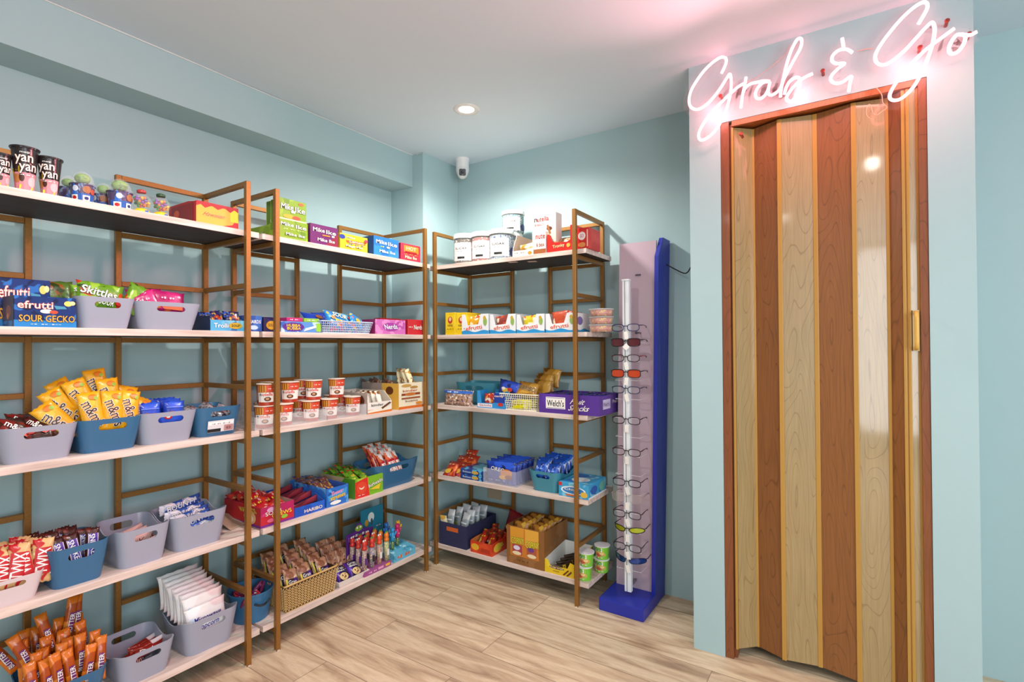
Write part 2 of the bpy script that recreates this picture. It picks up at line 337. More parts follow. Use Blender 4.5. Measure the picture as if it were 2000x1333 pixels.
# clear acrylic backing following the letters, as a ribbon behind the tubes
mb = MB()
for k, s_ in enumerate(strokes):
    pts = [inv@p+Vector((0, .012, 0)) for p in spline(s_, 3)]
    mb.tube(pts, .026, 12, sy=.045)
bk = mb.build('acrylic_backing', film('#ffe9ea', .025, .5), sign, True)
st_m = M('#a8483f', .35, .6)
for px, py in ((1407, 187), (1607, 138), (1797, 92), (1447, 262), (1893, 66), (1850, 40)):
    p = inv@plane_pt(px, py, DY-.034)
    mb = MB().lathe([(.005, 0), (.005, .033), (.007, .033), (.007, .0345), (.004, .037)], 12, 0, Matrix.Translation(p+Vector((0, .034, 0)))@Matrix.Rotation(PI/2, 4, 'X'))
    mb.build('standoff', st_m, sign)
def P2(px, py, dy=.03): return inv@plane_pt(px, py, DY-dy)
MB().tube(spline([P2(1712, 172), P2(1722, 185), P2(1724, 200), P2(1732, 210), P2(1722, 218), P2(1712, 225), P2(1705, 221), P2(1700, 205), P2(1694, 208), P2(1692, 222), P2(1698, 231), P2(1705, 233)], 5), .0012, 6).build('wire', M('#f0b8a0', .35), sign)
MB().tube(spline([P2(1430, 178, .01), P2(1480, 150, .006), P2(1530, 110, .006), P2(1545, 88, .006)], 5), .0008, 5).build('wire', M('#f0b8a0', .35), sign)
MB().tube(spline([P2(1675, 100, .006), P2(1690, 96, .006), P2(1706, 95, .006)], 5), .0012, 5).build('wire', M('#f0b8a0', .35), sign)

# ------------------------------------------------------------------ downlights and dome camera
def downlight(x, y, power, label):
    d = thing('ceiling_downlight', (x, y, CEIL), label, 'light', 'recessed ceiling downlights')
    MB().lathe([(.036, -.003), (.046, -.006), (.058, -.004), (.060, -.0005), (.060, 0)], 32, cap0=False, cap1=False).build('trim_ring', M('#e8e6e2', .35), d, True)
    MB().lathe([(.0355, -.0015), (.0001, -.0015)], 32, cap0=False, cap1=False).build('lamp', M('#ffffff', .3, emis='#fff4e6', es=14), d)
    l = bpy.data.lights.new('downlight_beam', 'SPOT'); l.energy = power; l.color = (1, .95, .88); l.spot_size = R(160); l.spot_blend = .6; l.shadow_soft_size = .035
    o = bpy.data.objects.new('downlight_beam', l); COL.objects.link(o); o.location = (x, y, CEIL-.03); return d
lab = ['round white recessed downlight in the ceiling near the dome camera']+['round recessed downlight in the ceiling behind the camera']*4
for (x, y, p_), lb in zip(DOWNLIGHTS, lab): downlight(x, y, p_, lb)
dc = thing('security_camera', (-1.905, 2.375, CEIL), 'white dome security camera hanging in the ceiling corner', 'camera')
autosmooth(MB().lathe([(.040, 0), (.040, -.012), (.037, -.016), (.037, -.045), (.038, -.055)], 32).build('mount', M('#e6e6e6', .35), dc), 40)
prof = [(.0385*math.cos(a), -.055-.062*math.sin(a)) for a in [i*PI/24 for i in range(12)]]+[(.0002, -.117)]
eye = autosmooth(MB().lathe(prof[::-1], 32, cap0=False).build('eyeball', M('#dedede', .3), dc), 50)
tocam = Vector((1.9, -2.37, -.9)).normalized(); q = tocam.to_track_quat('Z', 'Y').to_matrix().to_4x4()
mt = Matrix.Translation(Vector((0, 0, -.078))+tocam*.0325)@q
mb = MB(); pl = [(.019*max(-1, min(1, 1.25*math.cos(a))), .019*max(-1, min(1, 1.25*math.sin(a)))) for a in [2*PI*i/32 for i in range(32)]]
mb.add([(x, y, .0) for x, y in pl]+[(x*.9, y*.9, .006) for x, y in pl], [tuple(range(32, 64))]+[(i, (i+1) % 32, 32+(i+1) % 32, 32+i) for i in range(32)], 0, mt)
fc = mb.build('lens_window', M('#101014', .12), eye)
MB().lathe([(.0075, .006), (.0075, .009), (.005, .0095), (.0001, .0095)], 20, 0, mt, cap1=False).build('lens', M('#33333c', .05, .4), eye, True)
MB().lathe([(.0016, .0065), (.0001, .007)], 10, 0, mt@Matrix.Translation((0, -.013, 0)), cap1=False).build('indicator', M('#e8e8e8', .3), eye)

# ------------------------------------------------------------------ racks
PT = .018
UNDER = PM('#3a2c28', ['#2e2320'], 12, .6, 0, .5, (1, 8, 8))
def bar(mb, a, b):
    (x0, y0, z0), (x1, y1, z1) = a, b; mb.box(min(x0, x1), max(x0, x1), min(y0, y1), max(y0, y1), min(z0, z1), max(z0, z1))
RL, RD = .862, .327             # outer post spacing, depth;   local: x along the rack, y into depth, front face y = 0
SHZ = [1.618, 1.24, .862, .482, .110]
MID = [1.41, 1.03, .65, .27]
def make_rack(label):
    t = thing('shelf_rack', (0, 0, 0), label, 'shelving', 'gold framed shelf racks')
    for x0 in (0, RL-PT):
        for y0 in (0, RD-PT): bevel(MB().box(x0, x0+PT, y0, y0+PT, 0, 1.8).build('post', BRASS, t), .0012, 1)
    for x0 in (.300, RL-.300-PT): bevel(MB().box(x0, x0+PT, RD-PT, RD, .13, 1.8).build('back_post', BRASS, t), .0012, 1)
    e = .0004
    for x0 in (0, RL-PT):
        for z in [1.8-PT]+[m-PT/2 for m in MID]+[s-.022-PT-.001 for s in SHZ]:
            bevel(MB().box(x0+.001, x0+PT-.001, PT+e, RD-PT-e, z, z+PT).build('side_rail', BRASS, t), .001, 1)
    for xa, xb in ((PT+e, .300-e), (RL-.300+e, RL-PT-e)):
        for z in [1.8-PT]+[m-PT/2 for m in MID]+[SHZ[0]-.022-PT-.001]:
            bevel(MB().box(xa, xb, RD-PT+.001, RD-.001, z, z+PT).build('back_rail', BRASS, t), .001, 1)
    for s in SHZ[1:]:
        MB().box(PT+e, .300-e, RD-PT+.001, RD-.001, s-.022-PT-.001, s-.023).build('back_rail', BRASS, t)
        MB().box(RL-.300+e, RL-PT-e, RD-PT+.001, RD-.001, s-.022-PT-.001, s-.023).build('back_rail', BRASS, t)
        MB().box(.300+PT+e, RL-.300-PT-e, RD-PT+.001, RD-.001, s-.022-PT-.001, s-.023).build('back_rail', BRASS, t)
    for s in SHZ:
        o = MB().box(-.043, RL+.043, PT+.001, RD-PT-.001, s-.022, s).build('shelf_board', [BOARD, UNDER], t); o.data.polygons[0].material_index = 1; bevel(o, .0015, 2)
    for x in (0, RL-PT):
        for y in (0, RD-PT): MB().lathe([(.0105, 0), (.0105, .004), (.004, .004), (.004, .012)], 14, 0, Matrix.Translation((x+PT/2, y+PT/2, -.0))).build('levelling_foot', M('#cfcac0', .4), t)
    return t
FXO, FYO = -1.888, 2.130
rk = make_rack('gold framed rack nearest the camera on the left wall'); rk.location = (FXO, .232, 0); rk.rotation_euler = (0, 0, PI/2)
r2 = dup(rk, (FXO, 1.193, 0), (0, 0, PI/2), 'gold framed rack beside the corner on the left wall')
r3 = dup(rk, (-1.921, FYO, 0), (0, 0, 0), 'gold framed rack on the back wall beside the sunglasses stand')
FX, FY = FXO-PT-.001, FYO+PT+.001   # front edges of the shelf boards

# ------------------------------------------------------------------ placing helpers: photo column -> place on a shelf
def sight(px, py): return cr*((px-1000)/FPX)+cu*(-(py-666.5)/FPX)+cf
def proj(p):
    q = Vector(p)-Vector((0, 0, CAMZ)); D = q.dot(cf); return 1000+FPX*q.dot(cr)/D, 666.5-FPX*q.dot(cu)/D
def along(side, px, d, z):
    lo, hi = (.0, 3.2) if side == 'L' else (-2.2, 0)
    for _ in range(40):
        m = (lo+hi)/2; x = proj((FX-d, m, z) if side == 'L' else (m, FY+d, z))[0]
        if x < px: lo = m
        else: hi = m
    return (lo+hi)/2
def spot(side, sh, p0, p1, d=.015):
    z = SHZ[sh]; a, b = along(side, p0, d, z+.04), along(side, p1, d, z+.04); m = (a+b)/2
    loc = Vector((FX-d, m, z)) if side == 'L' else Vector((m, FY+d, z))
    return loc, (PI/2 if side == 'L' else 0), b-a
def tall(side, sh, px, py, d=.015):   # height above the shelf of a photo point lying d behind the shelf edge
    dv = sight(px, py); t = (FX-d)/dv.x if side == 'L' else (FY+d)/dv.y
    return CAMZ+dv.z*t-SHZ[sh]
def lp(loc, rz, x, y, z=0):
    return Vector(loc)+Matrix.Rotation(rz, 3, 'Z')@Vector((x, y, z))

# ------------------------------------------------------------------ sunglasses stand
stand = thing('sunglasses_stand', (-.87, 2.32, 0), 'blue and lilac floor stand holding eyeglasses beside the back rack', 'display stand')
BLUE = M('#1f2c9c', .4); LIL = M('#b9a3b0', .5)
bs = MB().box(-.105, .100, -.155, .145, 0, .055).build('base', BLUE, stand); bevel(bs, .004, 2)
shr = Matrix(((1, 0, .018, 0), (0, 1, 0, 0), (0, 0, 1, 0), (0, 0, 0, 1)))
MB().box(-.093, .082, .02, .032, .055, 1.655, 0, shr).build('back_panel', LIL, stand)
MB().add([(.082, .000, .055), (.100, .000, .055), (.100, .000, 1.58), (.082, .000, 1.58), (.088, .045, 1.668), (.106, .045, 1.668), (.082, .14, .055), (.100, .14, .055), (.090, .14, 1.668), (.108, .14, 1.668)],
  [(0, 1, 2, 3), (3, 2, 5, 4), (4, 5, 9, 8), (1, 7, 9, 5, 2), (0, 3, 4, 8, 6), (6, 8, 9, 7), (0, 6, 7, 1)], 0, shr).build('side_fin', BLUE, stand)
MB().box(-.012, .012, .012, .0195, 1.50, 1.506, 0, shr).build('screw', M('#6a5f68', .3, .8), stand)
PX = .003
rodc = MB().box(PX-.017, PX-.008, -.075, -.055, .075, 1.47).box(PX-.0045, PX+.013, -.075, -.055, .075, 1.47).box(PX-.019, PX+.015, -.079, -.052, 1.47, 1.476)
rodc.build('pole', M('#dfe3e6', .3), stand); MB().box(PX-.008, PX-.0045, -.068, -.056, .075, 1.47).build('pole_slot', M('#15181a', .5), stand)
MB().box(PX-.006, PX+.006, -.055, .02, .09, .10).box(PX-.006, PX+.006, -.055, .02, 1.2, 1.206).build('bracket', M('#8f8f94', .3, .7), stand)
MB().tube([(.035, .02, 1.235), (.035, -.03, 1.235)], .004, 10).tube([(.035, -.03, 1.235), (.035, -.036, 1.235)], .007, 10).build('knob', M('#555158', .3, .6), stand)
mb = MB()
for z in [1.19-.085*i for i in range(13)]: mb.tube([(-.055, -.02, z), (-.055, -.066, z), (.06, -.066, z), (.06, -.02, z), (.06, .019, z)], .0011, 5)
mb.build('clear_hooks', film('#ffffff', .35), stand)
def lens_outline(w, h, k, cx):
    pts = []
    for i in range(28):
        a = 2*PI*i/28; c, s = math.cos(a), math.sin(a); n_ = k
        r_ = 1/((abs(c)**n_+abs(s)**n_)**(1/n_)); x = w*r_*c; z = h*r_*s
        z *= (1.0 if z > 0 else 1.08-.1*abs(c)); pts.append((cx+x, 0, z))
    return pts
def glasses(z, frame, lens, label, w=.027, h=.015, k=3.2, temple=None, tagm=True, wrap=0, name='eyeglasses', dx=0, tdz=-.03, thick=.0020):
    t = thing(name, (stand.location.x+PX+dx, stand.location.y-.083, z), label, 'glasses')
    mb = MB(); c = w+.0095
    for s in (-1, 1):
        o = [(x, -.001+wrap*x*x*7, zz) for x, _, zz in lens_outline(w, h, k, s*c)]; mb.tube(o, thick, 6, True)
    mb.tube([(-.0105, 0, .004), (-.004, -.001, .007), (.004, -.001, .007), (.0105, 0, .004)], thick*1.1, 6)
    for s in (-1, 1): mb.tube([(s*(c+w), wrap*(c+w)**2*7, h*.6), (s*(c+w+.004), .004+wrap*(c+w)**2*7, h*.62)], .0022, 6)
    fr = mb.build('frame', frame, t, True)
    for s in (-1, 1):
        o = lens_outline(w, h, k, s*c); n_ = len(o)
        MB().add([(x, .0+wrap*x*x*7, zz) for x, _, zz in o]+[(s*c, wrap*c*c*7-.0015, 0)], [(i, (i+1) % n_, n_) for i in range(n_)]).build('lens', lens, fr, True)
        x0 = s*(c+w+.004); y0 = .004+wrap*(c+w)**2*7
        MB().tube([(x0, y0, h*.62), (x0-s*.002, y0+.045, h*.62+.002), (x0-s*.006, y0+.09, h*.5), (x0-s*.012, y0+.112, h*.62-.014)], [.0024, .0016, .002, .0024], 6).build('temple', temple or frame, t, True)
    if tagm:
        mb = MB(); a = random.uniform(-.3, .3); mt = Matrix.Translation((.004, -.006, tdz))@Matrix.Rotation(a, 4, 'Y')
        mb.box(-.009, .009, -.0006, .0006, -.022, .012, 0, mt); mb.tube([(0, -.003, .004), (.003, -.006, tdz+.012)], .0006, 5)
        tg = mb.build('price_tag', M('#e4e0da', .6), t)
    return t
BLK = M('#191418', .25); CLR = film('#cfd8e0', .10, .03)
zof = lambda py: plane_pt(1228, py, 2.237).z
glasses(zof(640), M('#2d2a55', .3), CLR, 'thin navy framed reading glasses topmost on the stand')
glasses(zof(669), BLK, M('#5a1620', .05, .2, coat=.5), 'dark sunglasses with deep red lenses near the top of the stand', h=.017, w=.029, k=4, name='sunglasses', tagm=False)
glasses(zof(700), M('#3a1a22', .3), CLR, 'clear reading glasses with red temples between two pairs of sunglasses', temple=M('#8e2226', .3))
glasses(zof(730), BLK, M('#d24412', .06, .35, coat=.5), 'sunglasses with bright orange mirrored lenses on the stand', h=.017, w=.029, k=4, name='sunglasses', tdz=-.03)
glasses(zof(762), M('#2f2c4a', .3), CLR, 'navy reading glasses just below the orange sunglasses')
glasses(zof(822), M('#2a1a24', .3), CLR, 'black reading glasses alone halfway up the stand')
glasses(zof(884), M('#33161f', .3), CLR, 'maroon reading glasses level with the blue cookie bags')
glasses(zof(944), M('#221626', .3), CLR, 'dark purple reading glasses above the rimless pair')
glasses(zof(974), M('#9a8a80', .3), film('#d8ccb8', .14), 'large rimless clear safety glasses on the stand', w=.03, h=.02, k=2.6, thick=.0007)
glasses(zof(1006), M('#2a1c22', .3), CLR, 'brown reading glasses below the rimless safety glasses')
glasses(zof(1036), BLK, M('#a9b41e', .08, .3, coat=.5), 'sports sunglasses with yellow green mirrored lenses', w=.03, h=.012, k=2.3, wrap=1, name='sunglasses')
glasses(zof(1070), M('#20181c', .3), CLR, 'black reading glasses between the yellow and blue sunglasses')
glasses(zof(1096), M('#0f1c4e', .2), M('#123a86', .06, .4, coat=.5), 'lowest sunglasses with blue wraparound lenses', w=.031, h=.012, k=3, wrap=1.3, name='sunglasses')
tw = thing('price_tag', (stand.location.x+.006, stand.location.y-.087, zof(678)), 'white diamond shaped paper tag hanging in front of the red sunglasses', 'tag')
MB().add([(-.017, 0, 0), (0, 0, -.017), (.017, 0, 0), (0, 0, .017), (-.017, .0008, 0), (0, .0008, -.017), (.017, .0008, 0), (0, .0008, .017)], [(0, 1, 2, 3), (7, 6, 5, 4), (0, 4, 5, 1), (1, 5, 6, 2), (2, 6, 7, 3), (3, 7, 4, 0)]).build('paper', M('#ece8e4', .6), tw)
# black cable from behind the stand to the closet wall
d0 = [plane_pt(1302, 517, 2.42), plane_pt(1320, 527, 2.42), plane_pt(1336, 534, 2.42), plane_pt(1344, 531, 2.42), plane_pt(1351, 520, 2.40), plane_pt(1362, 515, 2.38)]
d0 = [p for p in d0 if p.x < -.545]+[Vector((-.548, 2.40, d0[-2].z))]
cb = MB().tube(spline(d0, 5), .0028, 8).build('cable', M('#15130f', .4)); tag(cb, 'short black cable sagging between the stand and the closet wall', 'cable')
ap = MB(); p = plane_pt(965, 960, YB-.012)
ap.box(p.x-.045, p.x+.045, YB-.008, YB-.001, p.z-.045, p.z+.045)
ap = ap.build('access_panel', M('#b3a78f', .6)); tag(ap, 'square beige cover plate on the back wall under a shelf', 'cover plate')
for k_ in range(6): pass
# ------------------------------------------------------------------ printing on packages
_tx = {}
def text_geo(s, off):
    k = (s, off)
    if k in _tx: return _tx[k]
    cu_ = bpy.data.curves.new('t', 'FONT'); cu_.body = s; cu_.resolution_u = 2; cu_.offset = off; cu_.fill_mode = 'FRONT'
    o = bpy.data.objects.new('t', cu_); COL.objects.link(o)
    dg = bpy.context.evaluated_depsgraph_get(); dg.update()
    me = bpy.data.meshes.new_from_object(o.evaluated_get(dg))
    bm = bmesh.new(); bm.from_mesh(me); bmesh.ops.triangulate(bm, faces=bm.faces[:])     # letters must follow curved wrappers
    for _ in range(2):
        es = [e for e in bm.edges if e.calc_length() > .28]
        if es: bmesh.ops.subdivide_edges(bm, edges=es, cuts=1); bmesh.ops.triangulate(bm, faces=bm.faces[:])
    bm.to_mesh(me); bm.free()
    vs = [(v.co.x, v.co.y) for v in me.vertices]; fs = [tuple(p.vertices) for p in me.polygons]
    bpy.data.objects.remove(o); bpy.data.curves.remove(cu_); bpy.data.meshes.remove(me)
    _tx[k] = (vs, fs); return _tx[k]
class Art:
    """printed shapes and letters; x, z are fractions 0..1 of the current face"""
    def __init__(s, fn): s.fn = fn; s.v = [[], []]; s.f = [[], []]; s.m = [[], []]; s.mats = [[], []]; s.n = 0
    def _add(s, k, pts, faces, col):
        s.n += 1; o = .0005+.00018*s.n; b = len(s.v[k])
        m = M(col, .4) if isinstance(col, str) else col
        if m not in s.mats[k]: s.mats[k].append(m)
        s.v[k] += [s.fn(x, z, o) for x, z in pts]; s.f[k] += [tuple(b+i for i in f) for f in faces]; s.m[k] += [s.mats[k].index(m)]*len(faces)
    def r(s, x0, x1, z0, z1, col, n=6):
        pts = []; fs = []
        for j in range(n+1):
            for i in range(n+1): pts.append((x0+(x1-x0)*i/n, z0+(z1-z0)*j/n))
        for j in range(n):
            for i in range(n): a = j*(n+1)+i; fs.append((a, a+1, a+n+2, a+n+1))
        s._add(0, pts, fs, col); return s
    def e(s, cx, cz, rx, rz, col, n=18):
        pts = [(cx, cz)]
        for rr in (.5, 1): pts += [(cx+rx*rr*math.cos(2*PI*i/n), cz+rz*rr*math.sin(2*PI*i/n)) for i in range(n)]
        fs = [(0, 1+i, 1+(i+1) % n) for i in range(n)]+[(1+i, 1+n+i, 1+n+(i+1) % n, 1+(i+1) % n) for i in range(n)]
        s._add(0, pts, fs, col); return s
    def p(s, pts, col): s._add(0, pts, [tuple(range(len(pts)))], col); return s
    def wave(s, z, amp, col, ph=0, n=16, top=False, cyc=1.5):
        pts = []; fs = []
        for i in range(n+1): x = i/n; pts += [(x, 1.0 if top else 0.0), (x, z+amp*math.sin(ph+cyc*2*PI*x))]
        for i in range(n): a = 2*i; fs.append((a, a+2, a+3, a+1) if not top else (a+1, a+3, a+2, a))
        s._add(0, pts, fs, col); return s
    def t(s, txt, cx, cz, w, h, col, out=None, rot=0, shear=0, asp=1.0):
        base = text_geo(txt, .012); xs = [a for a, _ in base[0]]; ys = [b for _, b in base[0]]
        x0, x1, y0, y1 = min(xs), max(xs), min(ys), max(ys); c, sn = math.cos(R(rot)), math.sin(R(rot))
        def tr(g):
            o = []
            for a, b in g[0]:
                u = ((a-x0)/(x1-x0)-.5); v = ((b-y0)/(y1-y0)-.5); u += shear*v*h/w
                U = u*w*asp; V_ = v*h
                o.append((cx+(U*c-V_*sn)/asp, cz+(U*sn+V_*c)))
            return o
        if out: g = text_geo(txt, .042); s._add(1, tr(g), g[1], out)
        s._add(1, tr(base), base[1], col); return s
    def sq(s, cx, cz, w, h, col, n=9):          # illegible small print: little dashes
        for i in range(n):
            x = cx-w/2+w*i/n; k = .5+.5*math.sin(i*2.3); s.p([(x, cz-h*k/2), (x+w/n*.7, cz-h*k/2), (x+w/n*.8, cz+h*k/2), (x+w/n*.1, cz+h*k/2)], col)
        return s
    def done(s, parent):
        for k, nm in ((0, 'printed_artwork'), (1, 'lettering')):
            if s.v[k]: mesh_obj(nm, s.v[k], s.f[k], s.mats[k], parent, s.m[k])
def apply_art(art, ops):
    for op in ops: getattr(art, op[0])(*op[1:]) if not isinstance(op[-1], dict) else getattr(art, op[0])(*op[1:-1], **op[-1])
def face_fn(face, w, h, d):
    if face == 'f': return lambda x, z, o: Vector(((x-.5)*w, -o, z*h))
    if face == 'l': return lambda x, z, o: Vector((-w/2-o, d*(1-x), z*h))
    if face == 'r': return lambda x, z, o: Vector((w/2+o, d*x, z*h))
    return lambda x, z, o: Vector(((x-.5)*w, z*d, h+o))

# ------------------------------------------------------------------ package builders (front faces local -Y, origin at the front bottom centre)
def carton(name, label, cat, loc, rz, w, h, d, mat, faces={}, group=None, lid=True):
    t = thing(name, loc, label, cat, group, rz)
    b = MB().box(-w/2, w/2, 0, d, 0, h).build('carton', mat if not isinstance(mat, str) else M(mat, .4), t); bevel(b, .0012, 1)
    for k, ops in faces.items():
        a = Art(face_fn(k, w, h, d)); apply_art(a, ops); a.done(b)
    return t
def tray(name, label, cat, loc, rz, w, hf, hb, d, mat, faces={}, inner='#cdbda6', cut=.35, group=None, th=.0022):
    t = thing(name, loc, label, cat, group, rz); m = mat if not isinstance(mat, str) else M(mat, .4)
    MB().box(-w/2, w/2, 0, th, 0, hf).build('front_flap', m, t)
    MB().box(-w/2, w/2, d-th, d, 0, hb).build('back_wall', [m], t)
    MB().box(-w/2+th, w/2-th, th, d-th, 0, th).build('base', M(inner, .6), t)
    for s in (-1, 1):
        poly = [(th, 0), (th, hf), (d*cut, hf+(hb-hf)*.15), (min(d*(cut+.18), d*.9), hb), (d-th, hb), (d-th, 0)]
        x0 = s*w/2-(th if s > 0 else 0)
        vs = [(x0, y, z) for y, z in poly]+[(x0+th, y, z) for y, z in poly]; n = len(poly)
        o = mesh_obj('side_wall', vs, [tuple(range(n)), tuple(range(n, 2*n))[::-1]]+[(i, n+i, n+(i+1) % n, (i+1) % n) for i in range(n)], [m, M(inner, .6)], t)
        o.data.polygons[0 if s > 0 else 1].material_index = 1
    for k, ops in faces.items():
        a = Art(face_fn(k, w, hf if k == 'f' else hb, d)); apply_art(a, ops); a.done(t)
    return t
def pT(a, b, t): 
    e = max(0, 1-(abs(b)/.87)**4); return .0007+t/2*(max(0, 1-abs(a)**3)**.55)*(e**.6)
def pW(b): return 1-.07*(1-b**4)
def pouch(name, label, cat, w, h, t, mat, ops=(), group=None, nx=8, nz=12, seed=0, loc=(0, 0, 0), rot=(0, 0, 0)):
    vs = []; fs = []; rnd = random.Random(seed)
    jit = [[rnd.uniform(-1, 1)*t*.045 for i in range(nx+1)] for j in range(nz+1)]
    for side in (-1, 1):
        for j in range(nz+1):
            b = -1+2*j/nz
            for i in range(nx+1):
                a = -1+2*i/nx; edge = i in (0, nx) or j in (0, nz)
                z = (b+1)/2*h+(.0013*(-1)**i if j in (0, nz) else 0)
                vs.append((a*w/2*pW(b), side*(pT(a, b, t)+(0 if edge else jit[j][i])), z))
    K = (nx+1)*(nz+1)
    for j in range(nz):
        for i in range(nx):
            q = j*(nx+1)+i; fs.append((q, q+1, q+nx+2, q+nx+1)); fs.append((K+q, K+q+nx+1, K+q+nx+2, K+q+1))
    for j in range(nz):
        q = j*(nx+1); fs.append((q, q+nx+1, K+q+nx+1, K+q)); q += nx; fs.append((q, K+q, K+q+nx+1, q+nx+1))
    for i in range(nx): fs.append((i, K+i, K+i+1, i+1)); q = nz*(nx+1)+i; fs.append((q, q+1, K+q+1, K+q))
    o = mesh_obj(name, vs, fs, mat, None, None, True); o.location = loc; o.rotation_euler = rot; tag(o, label, cat, group)
    def fn(x, z, off):
        b = z*2-1; a = (x*2-1); return Vector((a*w/2*pW(b), -pT(a, b, t)-off-.0009-t*.08, z*h))
    if ops: a = Art(fn); apply_art(a, ops); a.done(o)
    return o
def cup(name, label, cat, loc, rz, rt, rb, h, mat, ops=(), lid=None, lid_name='lid', group=None, arc=150, n=28, rim=True):
    t = thing(name, loc, label, cat, group, rz)
    prof = [(rb*.92, .001), (rb, 0.0), (rb, .002), (rt, h-.003)]+([(rt+.0022, h-.0025), (rt+.0022, h), (rt-.001, h)] if rim else [(rt, h)])
    bd = autosmooth(MB().lathe(prof, n, cap1=True).build('cup_body', mat, t), 40)
    def fn(x, z, off):
        r_ = rb+(rt-rb)*z+off; an = R(-90)+R(arc)*(x-.5); return Vector((r_*math.cos(an), r_*math.sin(an), z*h))
    if ops: a = Art(fn); apply_art(a, ops); a.done(bd)
    if lid: autosmooth(MB().lathe([(rt*.97, h+.0003), (rt+.0035, h+.0003), (rt+.0035, h+.003), (rt*.9, h+.0036), (.0002, h+.0032)], n, cap1=False).build(lid_name, lid, t), 40)
    return t
class Batch:
    def __init__(s, make, group): s.make = make; s.group = group; s.proto = None
    def put(s, loc, rot, label, scale=None):
        if s.proto is None:
            s.proto = s.make(); o = s.proto; o.location = loc; o.rotation_euler = rot; o['label'] = label
            if scale: o.scale = scale
        else: o = dup(s.proto, loc, rot, label, None, scale)
        o['group'] = s.group; return o

# ------------------------------------------------------------------ storage bins
BW, BH, BD = .17, .11, .20
def bin_mesh():
    N = 96; vs = []; fs = []; rows = 10; th = .0028
    def ring(z, sc, inn):
        out = []; w = BW/2*sc-inn; d = BD/2*sc-inn; rc = .034*sc-inn*.6; per = []
        corners = [(w-rc, -d+rc, -90), (w-rc, d-rc, 0), (-w+rc, d-rc, 90), (-w+rc, -d+rc, 180)]; q = N//4
        for cx, cy, a0 in corners:
            for i in range(8): a = R(a0+90*i/7); per.append((cx+rc*math.cos(a), cy+rc*math.sin(a)))
        # subdivide straight runs
        res = []
        for i in range(len(per)):
            p, q_ = per[i], per[(i+1) % len(per)]; L_ = math.dist(p, q_); k = 12 if L_ > .05 else 1
            for j in range(k): res.append((p[0]+(q_[0]-p[0])*j/k, p[1]+(q_[1]-p[1])*j/k))
        return res
    def zrim(x, y):      # handle sides high, ends dipped
        k = abs(y)/(BD/2); return BH*(1-.20*(1-min(1, max(0, (k-.05)/.75))**2*(3-2*min(1, max(0, (k-.05)/.75)))))
    rings = []
    for j in range(rows+1):
        s_ = .80+.20*(j/rows)**.9; base = ring(0, s_, 0); rings.append([(x, y, zrim(x, y)*j/rows) for x, y in base])
    inner = []
    for j in range(rows, -1, -1):
        s_ = .80+.20*(j/rows)**.9; base = ring(0, s_, th); inner.append([(x, y, max(th, zrim(x, y)*j/rows)) for x, y in base])
    allr = rings+inner; n = len(allr[0])
    for r_ in allr: vs += r_
    for k in range(len(allr)-1):
        for i in range(n): j = (i+1) % n; fs.append((k*n+i, k*n+j, (k+1)*n+j, (k+1)*n+i))
    fs.append(tuple(range(n))[::-1]); fs.append(tuple((len(allr)-1)*n+i for i in range(n)))
    body = mesh_obj('storage_bin', vs, fs, M('#9aa3b8', .35))
    pl = []
    for i in range(24):
        a = 2*PI*i/24; cx = .026 if -PI/2 <= (a if a <= PI else a-2*PI) <= PI/2 else -.026; pl.append((cx+.0105*math.cos(a), BH*.76+.0105*math.sin(a)))
    cut = MB().prism(pl, -BD, BD).build('cut', M('#9aa3b8', .35))
    md = body.modifiers.new('b', 'BOOLEAN'); md.operation = 'DIFFERENCE'; md.object = cut; md.solver = 'EXACT'
    dg = bpy.context.evaluated_depsgraph_get(); dg.update(); me = bpy.data.meshes.new_from_object(body.evaluated_get(dg))
    bpy.data.objects.remove(body); bpy.data.objects.remove(cut)
    bm = bmesh.new(); bm.from_mesh(me); bmesh.ops.translate(bm, verts=bm.verts, vec=(0, BD/2, 0)); bm.normal_update()
    for f in bm.faces: f.smooth = True
    for e in bm.edges:
        if len(e.link_faces) == 2 and e.calc_face_angle(0) > R(38): e.smooth = False
    bm.to_mesh(me); bm.free(); me.name = 'storage_bin'; return me
BINM = bin_mesh(); GREYP = M('#9ca1b2', .3); BLUEP = M('#35688f', .3); TEALP = M('#3f8a9e', .3)
def bin_(side, sh, p0, p1, pt, mat, label, d=.004, depth=BD, hh=None):
    loc, rz, w = spot(side, sh, p0, p1, d); h = hh or tall(side, sh, (p0+p1)/2, pt, d)
    o = bpy.data.objects.new('storage_bin', BINM); COL.objects.link(o); o.location = loc; o.rotation_euler = (0, 0, rz); o.scale = (w/BW, depth/BD, h/BH)
    o.material_slots[0].link = 'OBJECT'; o.material_slots[0].material = mat
    tag(o, label, 'bin', 'rounded plastic bins with two handle holes')
    return loc, rz, w, h
def fill(base, batch, slots, desc, where):
    """slots: (x, y, z, lean back, roll, yaw) in degrees, rows listed front to back, left to right"""
    loc, rz = base[0], base[1]
    rows = sorted(set(round(s[1]//.028) for s in slots)); tot = {}
    for s in slots: tot.setdefault(round(s[1]//.028), []).append(s[0])
    for s in slots:
        r_ = rows.index(round(s[1]//.028)); xs = sorted(tot[round(s[1]//.028)]); c = xs.index(s[0])
        rn = 'only row' if len(rows) == 1 else 'front row' if r_ == 0 else 'back row' if r_ == len(rows)-1 else ORD[r_]+' row'
        cn = '' if len(xs) == 1 else ('leftmost' if c == 0 else 'rightmost' if c == len(xs)-1 else ORD[c]+' from left')
        lb = desc+' '+where+', '+(rn if rn != 'only row' else '')+(' ' if cn and rn != 'only row' else '')+cn
        batch.put(lp(loc, rz, s[0], s[1], s[2]), (R(-s[3]), R(s[4]), rz+R(s[5])), lb.strip().strip(','))
